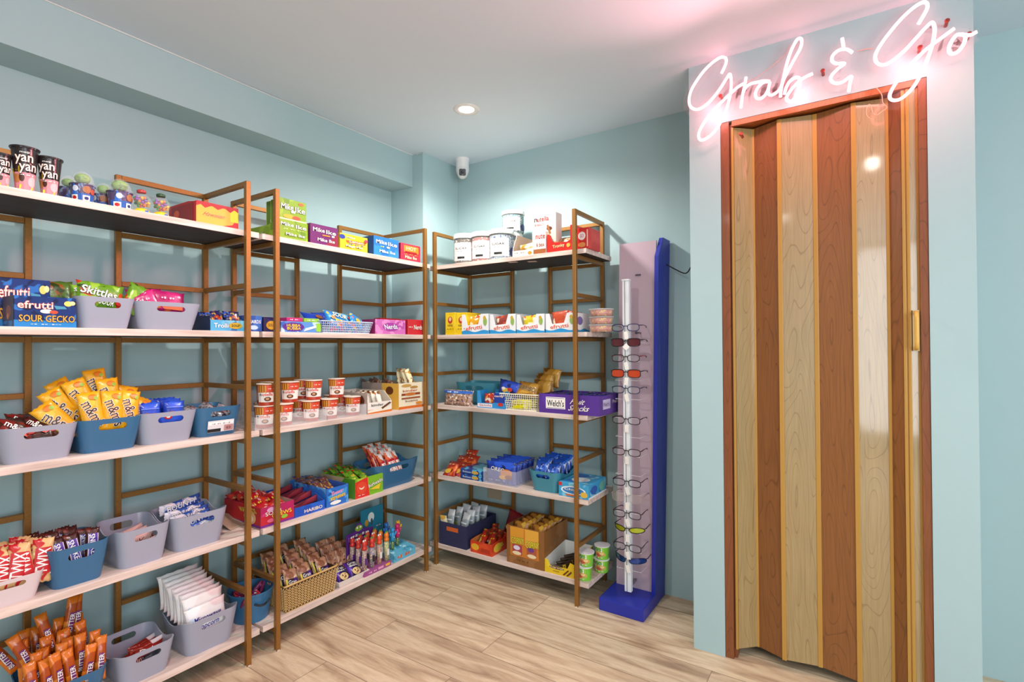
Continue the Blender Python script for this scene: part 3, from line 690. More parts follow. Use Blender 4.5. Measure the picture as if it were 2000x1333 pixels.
def grid(nx, xs, ys, z, lean, jr=6, jl=4, jy=6, jz=.006, seed=1, zb=0):
    rnd = random.Random(seed); out = []
    for k, y in enumerate(ys):
        n = nx[k] if isinstance(nx, (list, tuple)) else nx
        for i in range(n):
            x = xs[0]+(xs[1]-xs[0])*((i+.5)/n)
            out.append((x+rnd.uniform(-1, 1)*.004, y+rnd.uniform(0, 1)*.004, z+zb*k+rnd.uniform(-1, 1)*jz, lean+rnd.uniform(-1, 1)*jl, rnd.uniform(-1, 1)*jr, rnd.uniform(-1, 1)*jy))
    return out
W_, K_, Y_, RD_ = '#f2efe8', '#17130f', '#f2cc1e', '#c4181c'
# ================================================================== LEFT RACKS, top shelf
foil = PM('#2a2224', ['#3a2a2a'], 20, .22, .15)
yy = [('r', 0, 1, 0, .42, '#d98a94'), ('e', .22, .28, .16, .10, '#b9783c'), ('e', .42, .30, .10, .09, '#4a2214'), ('e', .80, .22, .16, .12, '#e9b6ba'),
      ('p', [(.0, .50), (.36, .56), (.36, .42), (.0, .36)], Y_), ('sq', .18, .46, .3, .04, '#6d5a10', 5), ('p', [(.3, .0), (.8, .0), (.85, .10), (.35, .14)], Y_),
      ('t', 'meiji', .52, .87, .26, .055, W_), ('t', 'yan', .50, .70, .52, .22, '#f6e8dc', '#5c2a22'), ('t', 'yan', .62, .50, .52, .22, '#f6e8dc', '#5c2a22'), ('sq', .6, .36, .4, .03, W_, 7)]
def cup_at(px0, px1, pt, side, sh, d, build, **k):
    loc, rz, w = spot(side, sh, px0, px1, d); h = tall(side, sh, (px0+px1)/2, pt, d+w/2); return build(lp(loc, rz, 0, w/2), rz, w/2, h, **k)
def yan(lb, turn=0): return lambda loc, rz, r_, h: cup('snack_cup', lb, 'snack cup', loc, rz+turn-.35, r_, r_*.66, h, foil, yy, lid=M('#3b3436', .3, .3), lid_name='foil_lid', group='black and pink biscuit stick cups')
cup_at(27, 82, 294, 'L', 0, .008, yan('largest black and pink biscuit stick cup at the left of the top shelf', .05))
cup_at(79, 127, 314, 'L', 0, .010, yan('black and pink biscuit stick cup next to the dome topped candy cups', -.2))
cup_at(-14, 27, 305, 'L', 0, .020, yan('black and pink biscuit stick cup cut by the left picture edge', .3))
cup_at(-34, 2, 302, 'L', 0, .085, yan('biscuit stick cup mostly hidden behind the leftmost one', .1))
dome_art = [('r', 0, 1, .0, .45, '#2a5cae'), ('p', [(.25, 1), (.5, 1), (.3, .3), (.1, .2)], '#2f6fd0'), ('r', .12, .38, .06, .36, W_), ('e', .25, .2, .09, .1, RD_), ('r', .55, .8, .06, .36, W_), ('e', .68, .2, .08, .09, '#1a2a6a'),
            ('e', .68, .68, .14, .2, '#a86a44'), ('e', .32, .7, .10, .16, '#cfd6e6'), ('e', .9, .6, .1, .16, '#bb4a3a')]
def dome(lb, turn=0):
    def f(loc, rz, r_, h):
        hb = h*.56; t = cup('candy_cup', lb, 'candy cup', loc, rz+turn-.4, r_*.94, r_*.78, hb, PM('#5b4a6a', ['#8e99b8', '#3a4468'], 60, .35, 0), dome_art, group='candy cups with clear dome lids', rim=True)
        prof = [(r_*1.0, hb+.002), (r_*1.0, hb+.005), (r_*.9, hb+.006)]+[(r_*.9*math.cos(a), hb+.006+(h-hb-.006)*math.sin(a)) for a in [i*PI/16 for i in range(1, 9)]]
        MB().lathe(prof, 28, cap0=False, cap1=False).build('dome_lid', film('#ffffff', .15, .05), t, True)
        MB().lathe([(.0002, hb+.001)]+[(r_*.62*math.sin(a), hb+.004+r_*.5*(1-math.cos(a))) for a in [i*PI/10 for i in range(1, 10)]]+[(.0002, hb+.004+r_)], 20, cap0=False, cap1=False).build('candy_ball', PM('#7da52c', ['#4f7a1c'], 90, .4, .2), t, True); return t
    return f
cup_at(143, 194, 337, 'L', 0, .010, dome('candy cup with clear dome and green ball, front one nearest the biscuit cups'))
cup_at(217, 268, 352, 'L', 0, .010, dome('candy cup with clear dome and green ball, front one beside the gumball jars', .5))
cup_at(118, 160, 344, 'L', 0, .075, dome('dome topped candy cup behind, between the biscuit cup and the front dome cup', .9))
cup_at(188, 230, 359, 'L', 0, .075, dome('dome topped candy cup behind, between the two front dome cups', -.4))
def gum(lb, capc):
    def f(loc, rz, r_, h):
        t = thing('gumball_jar', loc, lb, 'candy jar', 'small round gumball jars', rz)
        MB().lathe([(r_*.8, 0), (r_*.8, h*.12), (r_*.5, h*.2)], 24).build('jar_base', PM(Y_, [RD_, '#2a5cae'], 50, .4, 0), t, True)
        c = h*.50; MB().lathe([(r_*.98*math.sin(a), c-h*.36*math.cos(a)) for a in [i*PI/14 for i in range(1, 14)]], 24).build('globe', film('#ffffff', .10, .05), t, True)
        cols = ['#c02226', '#2a58b0', '#e2b622', '#3b9a48', '#7a3a9a', '#d86a20']; rnd = random.Random(3)
        mbs = {k_: MB() for k_ in cols}
        for i in range(64):
            a = rnd.uniform(0, 2*PI); rr = r_*.74*math.sqrt(rnd.random()); zz = c-h*.22+rnd.uniform(0, h*.40)
            if rr*rr/(r_*.8)**2+((zz-c)/(h*.3))**2 > .95: continue
            mbs[cols[i % 6]].lathe([(.0052*math.sin(b), -.0052*math.cos(b)) for b in [j*PI/5 for j in range(0, 6)]], 8, 0, Matrix.Translation((rr*math.cos(a), rr*math.sin(a), zz)), False, False)
        m = MB(); 
        for i, k_ in enumerate(cols):
            b0 = len(m.v); m.v += mbs[k_].v; m.f += [tuple(b0+q for q in f_) for f_ in mbs[k_].f]; m.m += [i]*len(mbs[k_].f)
        tag(m.build('gumballs', [M(k_, .25) for k_ in cols], t, True), kind='stuff')
        MB().lathe([(r_*.42, h*.86), (r_*.46, h*.88), (r_*.46, h*.97), (r_*.3, h)], 20).build('cap', M(capc, .35), t, True); return t
    return f
cup_at(264, 303, 373, 'L', 0, .012, gum('round gumball jar with red cap on the top shelf', '#b23a3a'))
cup_at(303, 340, 381, 'L', 0, .012, gum('round gumball jar with dark green cap on the top shelf', '#2c4a2c'))
loc, rz, w = spot('L', 0, 383, 465, .012); h = tall('L', 0, 385, 392, .012)
hb_ = tray('candy_carton', 'red and yellow candy carton with a jagged red rim on the top shelf', 'candy box', loc, rz, w, h, h+.006, .20, PM('#b8151c', [], 20, .4, 0), {
 'f': [('r', 0, 1, 0, .88, '#e7a93a'), ('p', [(.55, 0), (1, 0), (1, .55), (.85, .15)], RD_), ('r', .80, 1, .3, .95, Y_), ('p', [(.0, .78), (.0, 1.02), (1, 1.02), (1, .8), (.9, .9), (.8, .74), (.65, .92), (.5, .76), (.36, .9), (.2, .74), (.1, .88)], '#a9141a'), ('t', 'Hawaiian', .42, .47, .5, .2, '#cf3a20', '#f6d27a', {'shear': .4})],
 'l': [('r', .1, .9, .1, .9, '#8f1216'), ('e', .3, .55, .1, .18, '#d9542a')]}, cut=.1)
for i, (fx, fy) in enumerate([(-.25, .03), (.05, .05), (.28, .03), (-.1, .11), (.2, .12)]):
    pouch('candy_bag', 'crumpled red bag standing in the red and yellow carton, %s' % ['front left', 'front middle', 'front right', 'back left', 'back right'][i], 'candy bag', w*.3, h*.98, .02, PM('#b01a1c', ['#e2a030'], 40), (), 'red bags in the red and yellow carton', loc=lp(loc, rz, fx*w, fy, .003), rot=(R(-4), R(i*3-6), rz+R(i*9-18)))
# stacked green candy boxes
MI = '#f4f1ec'
def mike(txt2=True, rows=1):
    return [('t', 'Mike', .30, .70, .42, .17, MI, '#3a2a10'), ('t', 'Ike', .74, .66, .34, .17, MI, '#3a2a10')]
loc, rz, w = spot('L', 0, 545, 601, .012); h1 = tall('L', 0, 573, 432, .012); htop = tall('L', 0, 573, 391, .012)
GR = PM('#7fa41f', ['#93b82a', '#66901a'], 14, .35, 0); GD = PM('#5d8a1c', ['#4d7718'], 12, .35, 0)
tray('display_box', 'long green candy display box holding three upright boxes on the top shelf', 'display box', loc, rz, w, h1, h1*.78, .285, GR, {
 'f': [('t', 'Mike', .28, .76, .44, .20, MI, '#37410e'), ('t', 'Ike', .76, .72, .38, .20, MI, '#37410e'), ('sq', .5, .52, .7, .06, '#dfe28c', 9), ('t', 'Mike Ike', .55, .26, .66, .15, MI, '#37410e')],
 'l': [('t', 'Mike Ike', .50, .40, .36, .38, '#cfd8b8', '#2c3a0c')]}, cut=.08)
for i in range(3):
    l2 = lp(loc, rz, 0, .004+i*.031, .003)
    carton('candy_box', 'upright green fruit candy box, %s in the green display box' % ['front one', 'middle one', 'back one'][i], 'candy box', l2, rz, w-.008, htop-.003-.003*i, .029, GR if i == 0 else GD, {
      'f': [('r', .0, 1, .42, .50, '#f1efbc'), ('e', .35, .56, .22, .05, '#e8a628'), ('e', .62, .55, .16, .05, '#c8502a'), ('e', .8, .93, .1, .04, '#d0602a'), ('t', 'Mike', .28, .80, .44, .15, MI, '#37410e'), ('t', 'Ike', .76, .77, .38, .15, MI, '#37410e'), ('r', .42, .56, .66, .72, MI)],
      'l': [('r', .05, .2, .05, .98, '#a8c45a')], 'r': []}, group='upright green boxes in the display box')
def small_box(p0, p1, pt, col, ops, lb, dep=.1, side='L', sh=0, d=.012, lops=(), name='candy_box', cat='candy box', group=None):
    loc, rz, w = spot(side, sh, p0, p1, d); h = tall(side, sh, (p0+p1)/2, pt, d)
    return carton(name, lb, cat, loc, rz, w, h, dep, col, {'f': ops, 'l': list(lops)}, group)
small_box(606, 660, 441, PM('#6d2568', ['#8a2b52'], 12, .35, 0, .6), [('p', [(.5, 0), (1, 0), (1, .7)], '#8a2440'), ('t', 'Mike', .30, .73, .42, .2, MI, '#30102c'), ('t', 'Ike', .74, .70, .36, .2, MI, '#30102c'), ('r', .42, .7, .47, .53, '#e08a28'), ('r', .76, .86, .47, .56, MI), ('t', 'Mike Ike', .56, .26, .62, .16, MI)], 'purple fruit candy box beside the tall green boxes')
small_box(664, 718, 460, PM('#d2b82a', ['#b8c23a'], 30, .35, 0), [('e', .08, .78, .10, .14, '#2b3fa0'), ('t', 'Mike', .38, .80, .3, .1, MI, '#7a6a10'), ('p', [(.2, .6), (.95, .66), (.9, .5), (.25, .46)], '#c86a1c'), ('t', 'Lemon', .58, .57, .5, .14, '#f4f0d8', '#3d4a90'), ('sq', .6, .4, .6, .06, '#5a4ab0', 8), ('t', 'Mega Mix', .5, .24, .6, .16, MI, '#8a7a14'), ('e', .92, .75, .06, .1, '#c03a5a')], 'yellow fruit candy box between the purple and blue boxes')
small_box(730, 779, 465, PM('#2470b8', ['#2f86cc'], 14, .35, 0), [('t', 'Mike', .30, .73, .42, .2, MI, '#123'+'a6a'), ('t', 'Ike', .74, .70, .36, .2, MI, '#123a6a'), ('sq', .45, .5, .4, .06, '#c9e04a', 5), ('r', .5, .6, .45, .54, MI), ('t', 'Mike Ike', .52, .26, .62, .15, MI)], 'blue fruit candy box on the top shelf', lops=[('r', 0, 1, 0, 1, '#1c4f9c')])
small_box(783, 821, 478, PM('#c82a46', ['#d8384a'], 18, .35, 0), [('r', .15, .9, .5, .9, '#e8862c'), ('t', 'HOT', .52, .74, .5, .2, '#fbe7b0', '#a01818'), ('r', .2, .8, .44, .56, '#a01422'), ('t', 'Mike Ike', .5, .22, .6, .18, '#f7e0c0', '#a01818'), ('sq', .5, .38, .7, .05, '#f4b040', 8)], 'small red candy box at the corner end of the top shelf')

# ================================================================== LEFT RACKS, eye-level shelf
def gecko(p0, p1, pt, d, lb, zoff=0, dep=.10, hfix=None):
    loc, rz, w = spot('L', 1, p0, p1, d); h = hfix or tall('L', 1, (p0+p1)/2, pt, d)
    loc = loc+Vector((0, 0, zoff))
    carton('candy_box', lb, 'candy box', loc, rz, w, h-zoff, dep, PM('#16306e', ['#2a6cb8', '#0d1c48'], 26, .3, 0), {
      'f': [('r', 0, 1, 0, .22, '#1b7fc4'), ('e', .86, .80, .07, .09, '#d8cf6a'), ('e', .93, .82, .05, .07, '#e7e09a'), ('p', [(.62, .72), (.80, .70), (.84, .62), (.66, .60)], '#3f8fb0'), ('e', .5, .52, .1, .07, '#e9e4dc'), ('e', .62, .5, .07, .06, '#c24a2a'),
            ('t', 'efrutti', .33, .72, .56, .24, '#f2d8cc', '#b82a1e'), ('t', 'SOUR GECKO', .52, .28, .90, .22, '#f0a81c', '#1a1a5a'), ('sq', .5, .09, .5, .025, W_, 9)],
      'l': [('r', 0, 1, .2, 1, '#3a1030'), ('e', .55, .5, .22, .2, '#8a3a20'), ('e', .5, .35, .1, .1, '#c2702a')]}, 'blue gummy candy cartons')
gecko(27, 149, 580, .006, 'front blue gummy candy carton with yellow lettering at eye level')
gecko(-10, 98, 545, .115, 'taller blue gummy candy carton standing behind the front one')
skm = PM('#5f8c1e', ['#8fb53a', '#c03a1c', '#2a4a12'], 22, .28, .4)
sk_ops = [('t', 'Skittles', .5, .76, .84, .15, W_, '#2a4a12', {'rot': -4}), ('t', 'SOUR', .5, .58, .5, .14, W_, '#24400f'), ('e', .25, .3, .12, .08, RD_), ('e', .6, .26, .12, .08, '#6a2a8a'), ('e', .42, .2, .12, .08, Y_), ('e', .75, .36, .1, .07, '#d8701c')]
b1 = bin_('L', 1, 150, 270, 581, GREYP, 'grey bin of green candy bags beside the gummy candy cartons')
b2 = bin_('L', 1, 268, 398, 591, GREYP, 'glossy grey bin of magenta candy bags at eye level')
pouch('candy_bag', 'green bag reading Skittles lying across the front of the grey bin', 'candy bag', .125, .085, .02, skm, [('t', 'Skittles', .46, .62, .80, .30, W_, '#2a4a12', {'rot': -10}), ('t', 'SOUR', .62, .28, .34, .24, W_, '#24400f', {'rot': -10}), ('e', .3, .25, .10, .12, '#c8501c'), ('e', .88, .3, .07, .1, RD_)], 'green candy bags in the grey bin', loc=lp(b1[0], rz, -.012, .035, .058), rot=(R(-12), R(6), rz))
pouch('candy_bag', 'green candy bag tilted to the right in the grey bin', 'candy bag', .075, .105, .02, skm, [('t', 'Sour', .5, .52, .7, .2, W_, '#24400f', {'rot': 60}), ('e', .3, .25, .2, .1, '#c8501c')], 'green candy bags in the grey bin', loc=lp(b1[0], rz, .075, .045, .048), rot=(R(-12), R(24), rz))
pouch('candy_bag', 'green and brown candy bag leaning behind the blue carton', 'candy bag', .13, .09, .02, PM('#4c6a24', ['#8a4a1c', '#2c3c14'], 20), [], None, loc=lp(b1[0], rz, -.105, .125, .058), rot=(R(-15), R(-3), rz))
for i, (x, y, z, ro) in enumerate([(-.035, .08, .052, 3), (.02, .11, .050, -8), (.055, .15, .045, 12)]):
    pouch('candy_bag', 'green candy bag deep in the grey bin, %s' % ['left one', 'middle one', 'right one'][i], 'candy bag', .07, .085, .018, skm, sk_ops, 'green candy bags in the grey bin', loc=lp(b1[0], rz, x, y, z), rot=(R(-14), R(ro), rz))
mg = PM('#a3155c', ['#c22a72', '#c8622a'], 16, .3, .4)
for i, (x, y, z, ro, w_) in enumerate([(-.045, .035, .055, -22, .08), (.015, .06, .062, 4, .11), (-.03, .10, .068, -6, .11), (.03, .145, .06, 6, .10)]):
    pouch('candy_bag', 'magenta candy bag in the glossy grey bin, %s' % ['tilted left at the front', 'second from front', 'third from front', 'rearmost'][i], 'candy bag', w_, .075, .018, mg, [('sq', .5, .62, .5, .12, '#e9b8c8', 6), ('p', [(.1, .1), (.9, .1), (.9, .35), (.1, .3)], '#c4622c')], 'magenta bags in the glossy grey bin', loc=lp(b2[0], rz, x, y, z), rot=(R(-16), R(ro), rz))
# light blue and dark blue cartons
loc, rz, w = spot('L', 1, 411, 478, .010); h = tall('L', 1, 444, 618, .01)
tray('display_box', 'light blue candy display box full of dark wrappers at eye level', 'display box', loc, rz, w, h*.72, h, .16, PM('#4fa3cf', ['#7cc0dc', '#2c6fae'], 16, .35, 0), {'f': [('t', 'Trolli', .30, .5, .42, .42, W_, '#2a6a9c'), ('e', .72, .5, .2, .3, '#c8a52a'), ('t', 'sour', .73, .5, .26, .24, '#2a2410')], 'l': [('r', 0, 1, 0, 1, '#1a2a4a')]}, cut=.12)
dw = Batch(lambda: pouch('candy_pack', None, 'candy pack', .06, .05, .014, PM('#1b1f55', ['#a0301c', '#3a5cb0', '#c8a030'], 50)), 'dark wrappers in the light blue box')
fill((loc, rz), dw, grid(2, (-w/2+.006, w/2-.006), (.02, .05, .08, .11), .03, 35, 12, 6, 10, .004, 4), 'dark blue candy wrapper', 'in the light blue box')
small_box(478, 512, 617, PM('#274f9c', ['#3d6fc0'], 20, .35, 0), [('t', 'BRIARDS', .5, .62, .84, .22, W_), ('e', .5, .25, .25, .14, '#b9cfe8')], 'small blue carton half hidden by the rack post', .12, 'L', 1, .015)
small_box(515, 545, 620, PM('#2a2350', ['#3c2f6c'], 20, .35, 0), [('e', .5, .45, .34, .3, '#d89a2c'), ('t', 'SOUR', .5, .46, .4, .2, '#3a1c50')], 'small dark purple carton between the two rack posts', .12, 'L', 1, .015)
loc, rz, w = spot('L', 1, 549, 626, .012); h = tall('L', 1, 587, 629, .012)
carton('candy_box', 'blue and white bubble gum carton at the left of the second rack', 'candy box', loc, rz, w, h, .10, PM('#5b8fd0', ['#bcd4ec', '#3a66b8'], 14, .35, 0), {'f': [('e', .30, .5, .27, .42, '#5a2f8a'), ('t', 'HUBBA', .30, .64, .34, .26, Y_, '#3a1c60'), ('t', 'BUBBA', .31, .36, .34, .26, Y_, '#3a1c60'), ('p', [(.55, .1), (.98, .6), (.98, .8), (.6, .4)], '#e4ecf6'), ('r', .88, 1, .1, .9, '#8fc93a')]})
for q, (a_, b_, col, n_) in enumerate([(560, 591, '#c0246e', 'pink'), (594, 624, '#8fbf3f', 'pale green')]):
    l2, rz, w2 = spot('L', 1, a_, b_, .03); carton('candy_box', 'small %s gum box lying on the blue and white carton' % n_, 'candy box', l2+Vector((0, 0, h+.001)), rz, w2, .016, .07, col, {'f': [('sq', .5, .5, .6, .3, W_, 6)]})
loc, rz, w = spot('L', 1, 628, 728, .006); h = tall('L', 1, 680, 629, .006)
def lattice(name, lb, cat, loc, rz, w, h, d, mat, cell=.009, taper=.9):
    t = thing(name, loc, lb, cat, None, rz); b = MB()
    b.box(-w/2*taper, w/2*taper, d*.05, d*.95, 0, .002)
    bb = MB(); th = .0016
    def side(p, q):     # p, q bottom/top corner pairs
        (a0, a1), (b0, b1) = p, q; n_ = max(4, int((Vector(b0)-Vector(a0)).length/cell)); nz_ = max(2, int(h/cell))
        for i in range(n_+1):
            s_ = i/n_; bb.tube([Vector(a0).lerp(Vector(b0), s_), Vector(a1).lerp(Vector(b1), s_)], th, 4)
        for j in range(nz_+1):
            s_ = j/nz_; bb.tube([Vector(a0).lerp(Vector(a1), s_), Vector(b0).lerp(Vector(b1), s_)], th*(1.8 if j in (0, nz_) else .9), 4)
    k = taper; e = d*(1-k)/2
    c = [((-w/2*k, e, .001), (-w/2, 0, h)), ((w/2*k, e, .001), (w/2, 0, h)), ((w/2*k, d-e, .001), (w/2, d, h)), ((-w/2*k, d-e, .001), (-w/2, d, h))]
    for i in range(4): side(c[i], c[(i+1) % 4])
    b.build('basket_floor', mat, t); bb.build('basket_lattice', mat, t); return t
lattice('lattice_basket', 'shallow pale blue lattice basket of blue candy bags', 'basket', loc, rz, w, h, .22, M('#b9c6dc', .35))
sp = PM('#2a7fc4', ['#5fb0dd', '#e0c030', '#d85a2a'], 18, .28, .4); dbm = PM('#1c3aa0', ['#2f59c4', '#121f60'], 16, .28, .4)
pouch('candy_bag', 'bright blue sour candy bag lying on top of the lattice basket', 'candy bag', .15, .085, .022, sp, [('t', 'SOUR', .5, .62, .55, .3, W_, '#2a5a1c', {'rot': -12}), ('p', [(.25, .34), (.8, .26), (.82, .12), (.27, .2)], '#d8d42a'), ('sq', .52, .24, .4, .08, '#8a2a1c', 6), ('e', .2, .4, .08, .12, '#e07a2a'), ('e', .88, .6, .06, .1, '#c83a2a')], 'blue bags in the lattice basket', loc=lp(loc, rz, -.01, .035, h*.62), rot=(R(-38), R(8), rz))
pouch('candy_bag', 'light blue candy bag drooping over the right side of the lattice basket', 'candy bag', .09, .075, .02, sp, [('e', .5, .4, .2, .2, '#e0b030')], 'blue bags in the lattice basket', loc=lp(loc, rz, .072, .03, h*.6), rot=(R(-35), R(28), rz))
pouch('candy_bag', 'dark blue candy bag poking out on the left of the lattice basket', 'candy bag', .13, .075, .022, dbm, [('e', .6, .5, .15, .2, '#8a4a2a')], 'blue bags in the lattice basket', loc=lp(loc, rz, -.085, .095, h*.8), rot=(R(-50), R(6), rz))
pouch('candy_bag', 'dark blue candy bag at the back of the lattice basket', 'candy bag', .12, .07, .022, dbm, [], 'blue bags in the lattice basket', loc=lp(loc, rz, -.01, .125, h*.9), rot=(R(-40), R(-4), rz))
pouch('candy_bag', 'multicoloured candy bag lying low in the lattice basket', 'candy bag', .16, .05, .02, PM('#3a6fb8', ['#c83a5a', '#e0b030', '#3a9a5a'], 40), [], 'blue bags in the lattice basket', loc=lp(loc, rz, 0, .03, .004), rot=(R(-8), 0, rz))
small_box(733, 792, 625, PM('#c667b0', ['#d889c4', '#b04a9c'], 26, .35, 0), [('e', .5, .5, .26, .3, '#a53a9a'), ('t', 'Nerds', .5, .52, .42, .34, W_, '#2a50a8', {'rot': 8})], 'pink candy box beside the lattice basket', .15, 'L', 1, .012, lops=[('r', 0, 1, 0, 1, '#8e1a5c')])
small_box(797, 829, 625, PM('#c22431', [], 26, .35, 0), [('t', 'Nerds', .6, .5, .5, .3, W_, '#7a1010'), ('sq', .15, .5, .2, .1, W_, 4)], 'red candy box in the corner at eye level', .15, 'L', 1, .012)
loc, rz, w = spot('L', 1, 772, 812, .07); carton('candy_box', 'taller red candy box behind the pink and red boxes', 'candy box', lp(loc, rz, 0, .11, 0), rz, w, .09, .05, '#bf2030', {'f': [('sq', .5, .6, .6, .1, W_, 6)]})

# ================================================================== LEFT RACKS, middle shelf
mb_ = PM('#3c1a12', ['#7c1d18', '#54281a'], 28, .3, .4)
b = bin_('L', 2, -2, 159, 833, GREYP, 'grey bin of brown and red candy bags at the left picture edge')
ba = Batch(lambda: pouch('candy_bag', None, 'candy bag', .078, .085, .026, mb_, [('t', "m&m's", .5, .55, .8, .26, W_, '#3a140e', {'rot': -35}), ('e', .3, .32, .16, .13, '#b8241c'), ('e', .72, .34, .12, .1, '#c83a24')]), 'brown and red candy bags in the grey bin')
fill(b, ba, grid((3, 3, 3), (-.066, .066), (.050, .088, .128), .050, 42, 16, 8, 30, .004, 2), 'brown and red candy bag', 'in the leftmost grey bin')
b = bin_('L', 2, 155, 284, 818, BLUEP, 'blue bin heaped with yellow peanut candy bags')
yl = PM('#e9a61c', ['#d98f14', '#f0b93a'], 12, .28, .35)
ba = Batch(lambda: pouch('candy_bag', None, 'candy bag', .062, .125, .020, yl, [('t', "m&m's", .50, .44, 1.35, .27, '#3a1a10', '#f4ead8', {'rot': -72, 'asp': .062/.125}), ('e', .62, .86, .2, .07, '#d8781c'), ('e', .74, .82, .1, .05, '#8fae2a')]), 'yellow peanut candy bags in the blue bin')
ws = 'in the blue bin'
for x, y, z, le, ro, ya, lb in [(-.035, .028, .062, 14, -6, 0, 'foremost, left of centre'), (.012, .030, .060, 12, 2, 4, 'foremost, at the centre'), (.050, .036, .058, 13, 10, 6, 'foremost, right of centre'), (.076, .060, .040, 14, 24, 12, 'at the right edge'),
    (-.078, .055, .055, 16, -38, 0, 'leaning far out to the left'), (-.066, .088, .085, 14, -30, -4, 'behind on the left'), (-.025, .085, .105, 12, -22, 0, 'second row, left'), (.030, .085, .098, 12, -6, 0, 'second row, right'), (.012, .120, .128, 10, -9, 0, 'topmost of the heap'), (-.04, .130, .11, 10, -30, 0, 'back row, left'), (.06, .12, .07, 10, 14, 0, 'back row, right')]:
    ba.put(lp(b[0], b[1], x, y, z), (R(-le), R(ro), b[1]+R(ya)), 'yellow peanut candy bag in the blue bin, '+lb)
b = bin_('L', 2, 275, 391, 805, GREYP, 'grey bin of blue cookie packs on the middle shelf')
bc = PM('#1f3aa8', ['#2f55cc'], 10, .3, .35)
ba = Batch(lambda: pouch('cookie_pack', None, 'cookie pack', .07, .085, .024, bc, [('e', .32, .42, .22, .17, '#8a5a3a'), ('e', .62, .40, .22, .17, '#6f4128'), ('t', 'x', .55, .36, .16, .12, W_), ('r', .1, .9, .72, .76, '#5a7fe0')]), 'blue cookie packs in the grey bin')
fill(b, ba, grid(2, (-.075, .075), (.060, .092, .124), .05, 10, 3, 3, 3, .002, 3, .004), 'blue cookie pack', 'in the grey bin')
pouch('cookie_pack', 'blue cookie pack seen through the handle hole of the grey bin', 'cookie pack', .11, .085, .010, bc, [('e', .5, .88, .12, .10, RD_), ('e', .5, .88, .06, .05, W_)], None, loc=lp(b[0], b[1], 0, .034, .012), rot=(R(3), 0, b[1]))
b = bin_('L', 2, 386, 477, 795, BLUEP, 'blue bin with a white sticker holding clear wrapped candies')
st_ = MB(); o_ = thing('sticker', lp(b[0], b[1], 0, -.0, 0), 'white product sticker on the front of the blue bin', 'sticker', None, b[1])
sw = b[2]; sg = lambda x, z, off: Vector(((x-.5)*sw*.56, .0135*(1-(z*.5+.1))*1.0-.0026-off, b[3]*(.14+.40*z)))
a_ = Art(sg); a_.r(0, 1, 0, 1, '#d8d8dc').r(.02, .98, .62, .9, '#f4f4f4').r(0, .5, .02, .3, '#1c1c20').r(.62, .98, .05, .55, '#b98a8a'); a_.sq(.5, .72, .7, .1, '#8a8a90', 10); a_.sq(.8, .3, .2, .3, '#7a4a50', 6); a_.done(o_)
sv = PM('#a8a4ac', ['#d8d2d6', '#b06a64', '#5c5660'], 60, .15, .6, .5, (1, 1, 1), .5)
ba = Batch(lambda: pouch('wrapped_candy', None, 'candy', .034, .06, .02, sv), 'clear wrapped candies in the blue bin')
fill(b, ba, grid((4, 4, 3, 3), (-.07, .07), (.03, .07, .11, .15), .068, 50, 60, 12, 50, .006, 8), 'silvery wrapped candy', 'in the stickered blue bin')

# nutella cups in clear trays
nut = PM('#a8321c', ['#b84426'], 12, .3, 0)
n_ops = [('r', 0, 1, .16, .62, '#f2ece4'), ('p', [(.0, .0), (1, .0), (1, .30), (.55, .14), (0, .24)], '#b03a1e'), ('r', 0, .42, .64, .98, '#d89234'), ('r', .08, .12, .66, .96, '#8a4a1c'), ('r', .20, .24, .66, .96, '#8a4a1c'), ('r', .31, .35, .66, .96, '#8a4a1c'),
         ('r', .42, 1, .64, .96, '#d2482a'), ('sq', .7, .8, .4, .05, W_, 6), ('t', 'n', .17, .52, .09, .11, K_), ('t', 'utella', .48, .535, .44, .14, '#cf2018'), ('e', .48, .31, .15, .10, '#5a2b18'), ('e', .47, .32, .08, .05, '#c8905a')]
NR, NH = .038, .082
nb = Batch(lambda: cup('spread_cup', None, 'snack cup', (0, 0, 0), 0, NR*.92, NR*.80, NH, nut, n_ops, lid=M('#eadfce', .4), lid_name='foil_lid', arc=140), 'hazelnut spread and stick cups')
def ntray(p0, p1, lb, dep):
    loc, rz, w = spot('L', 2, p0, p1, .008); t = thing('clear_tray', loc, lb, 'tray', 'clear acrylic trays', rz); fm = film('#ffffff', .16, .06)
    MB().box(-w/2, w/2, 0, dep, 0, .003).build('tray_floor', film('#f4e8e8', .5, .1), t)
    for n_, (x0, x1, y0, y1) in (('front_wall', (-w/2, w/2, 0, .002)), ('back_wall', (-w/2, w/2, dep-.002, dep)), ('side_wall', (-w/2, -w/2+.002, .002, dep-.002)), ('side_wall', (w/2-.002, w/2, .002, dep-.002))): MB().box(x0, x1, y0, y1, .003, .05).build(n_, fm, t)
    return loc, rz, w
RN = ['front row', 'second row', 'third row', 'back row']
def tline(loc, rz, w, cols, rows_, z, where, skip=()):
    for j in range(rows_):
        for i, x in enumerate(cols):
            if (i, j) in skip: continue
            side_ = 'left' if i == 0 else 'right' if i == len(cols)-1 else 'middle'
            nb.put(lp(loc, rz, x, .006+NR+j*(2*NR-.002), z), (0, 0, rz-.45+random.uniform(-.12, .12)), 'hazelnut spread cup, %s of the %s, %s' % (side_, RN[j], where))
tA = ntray(548, 638, 'long clear tray of hazelnut spread cups beside the rack post', .28)
tB = ntray(640, 716, 'clear tray of hazelnut spread cups beside the white wafer box', .28)
wA = tA[2]; tline(*tA, [-wA/2+NR+.004, wA/2-NR-.010], 3, .0032, 'bottom layer in the long clear tray')
wB = tB[2]; tline(*tB, [-wB/2+NR+.004, wB/2-NR-.008], 3, .0032, 'bottom layer in the right clear tray')
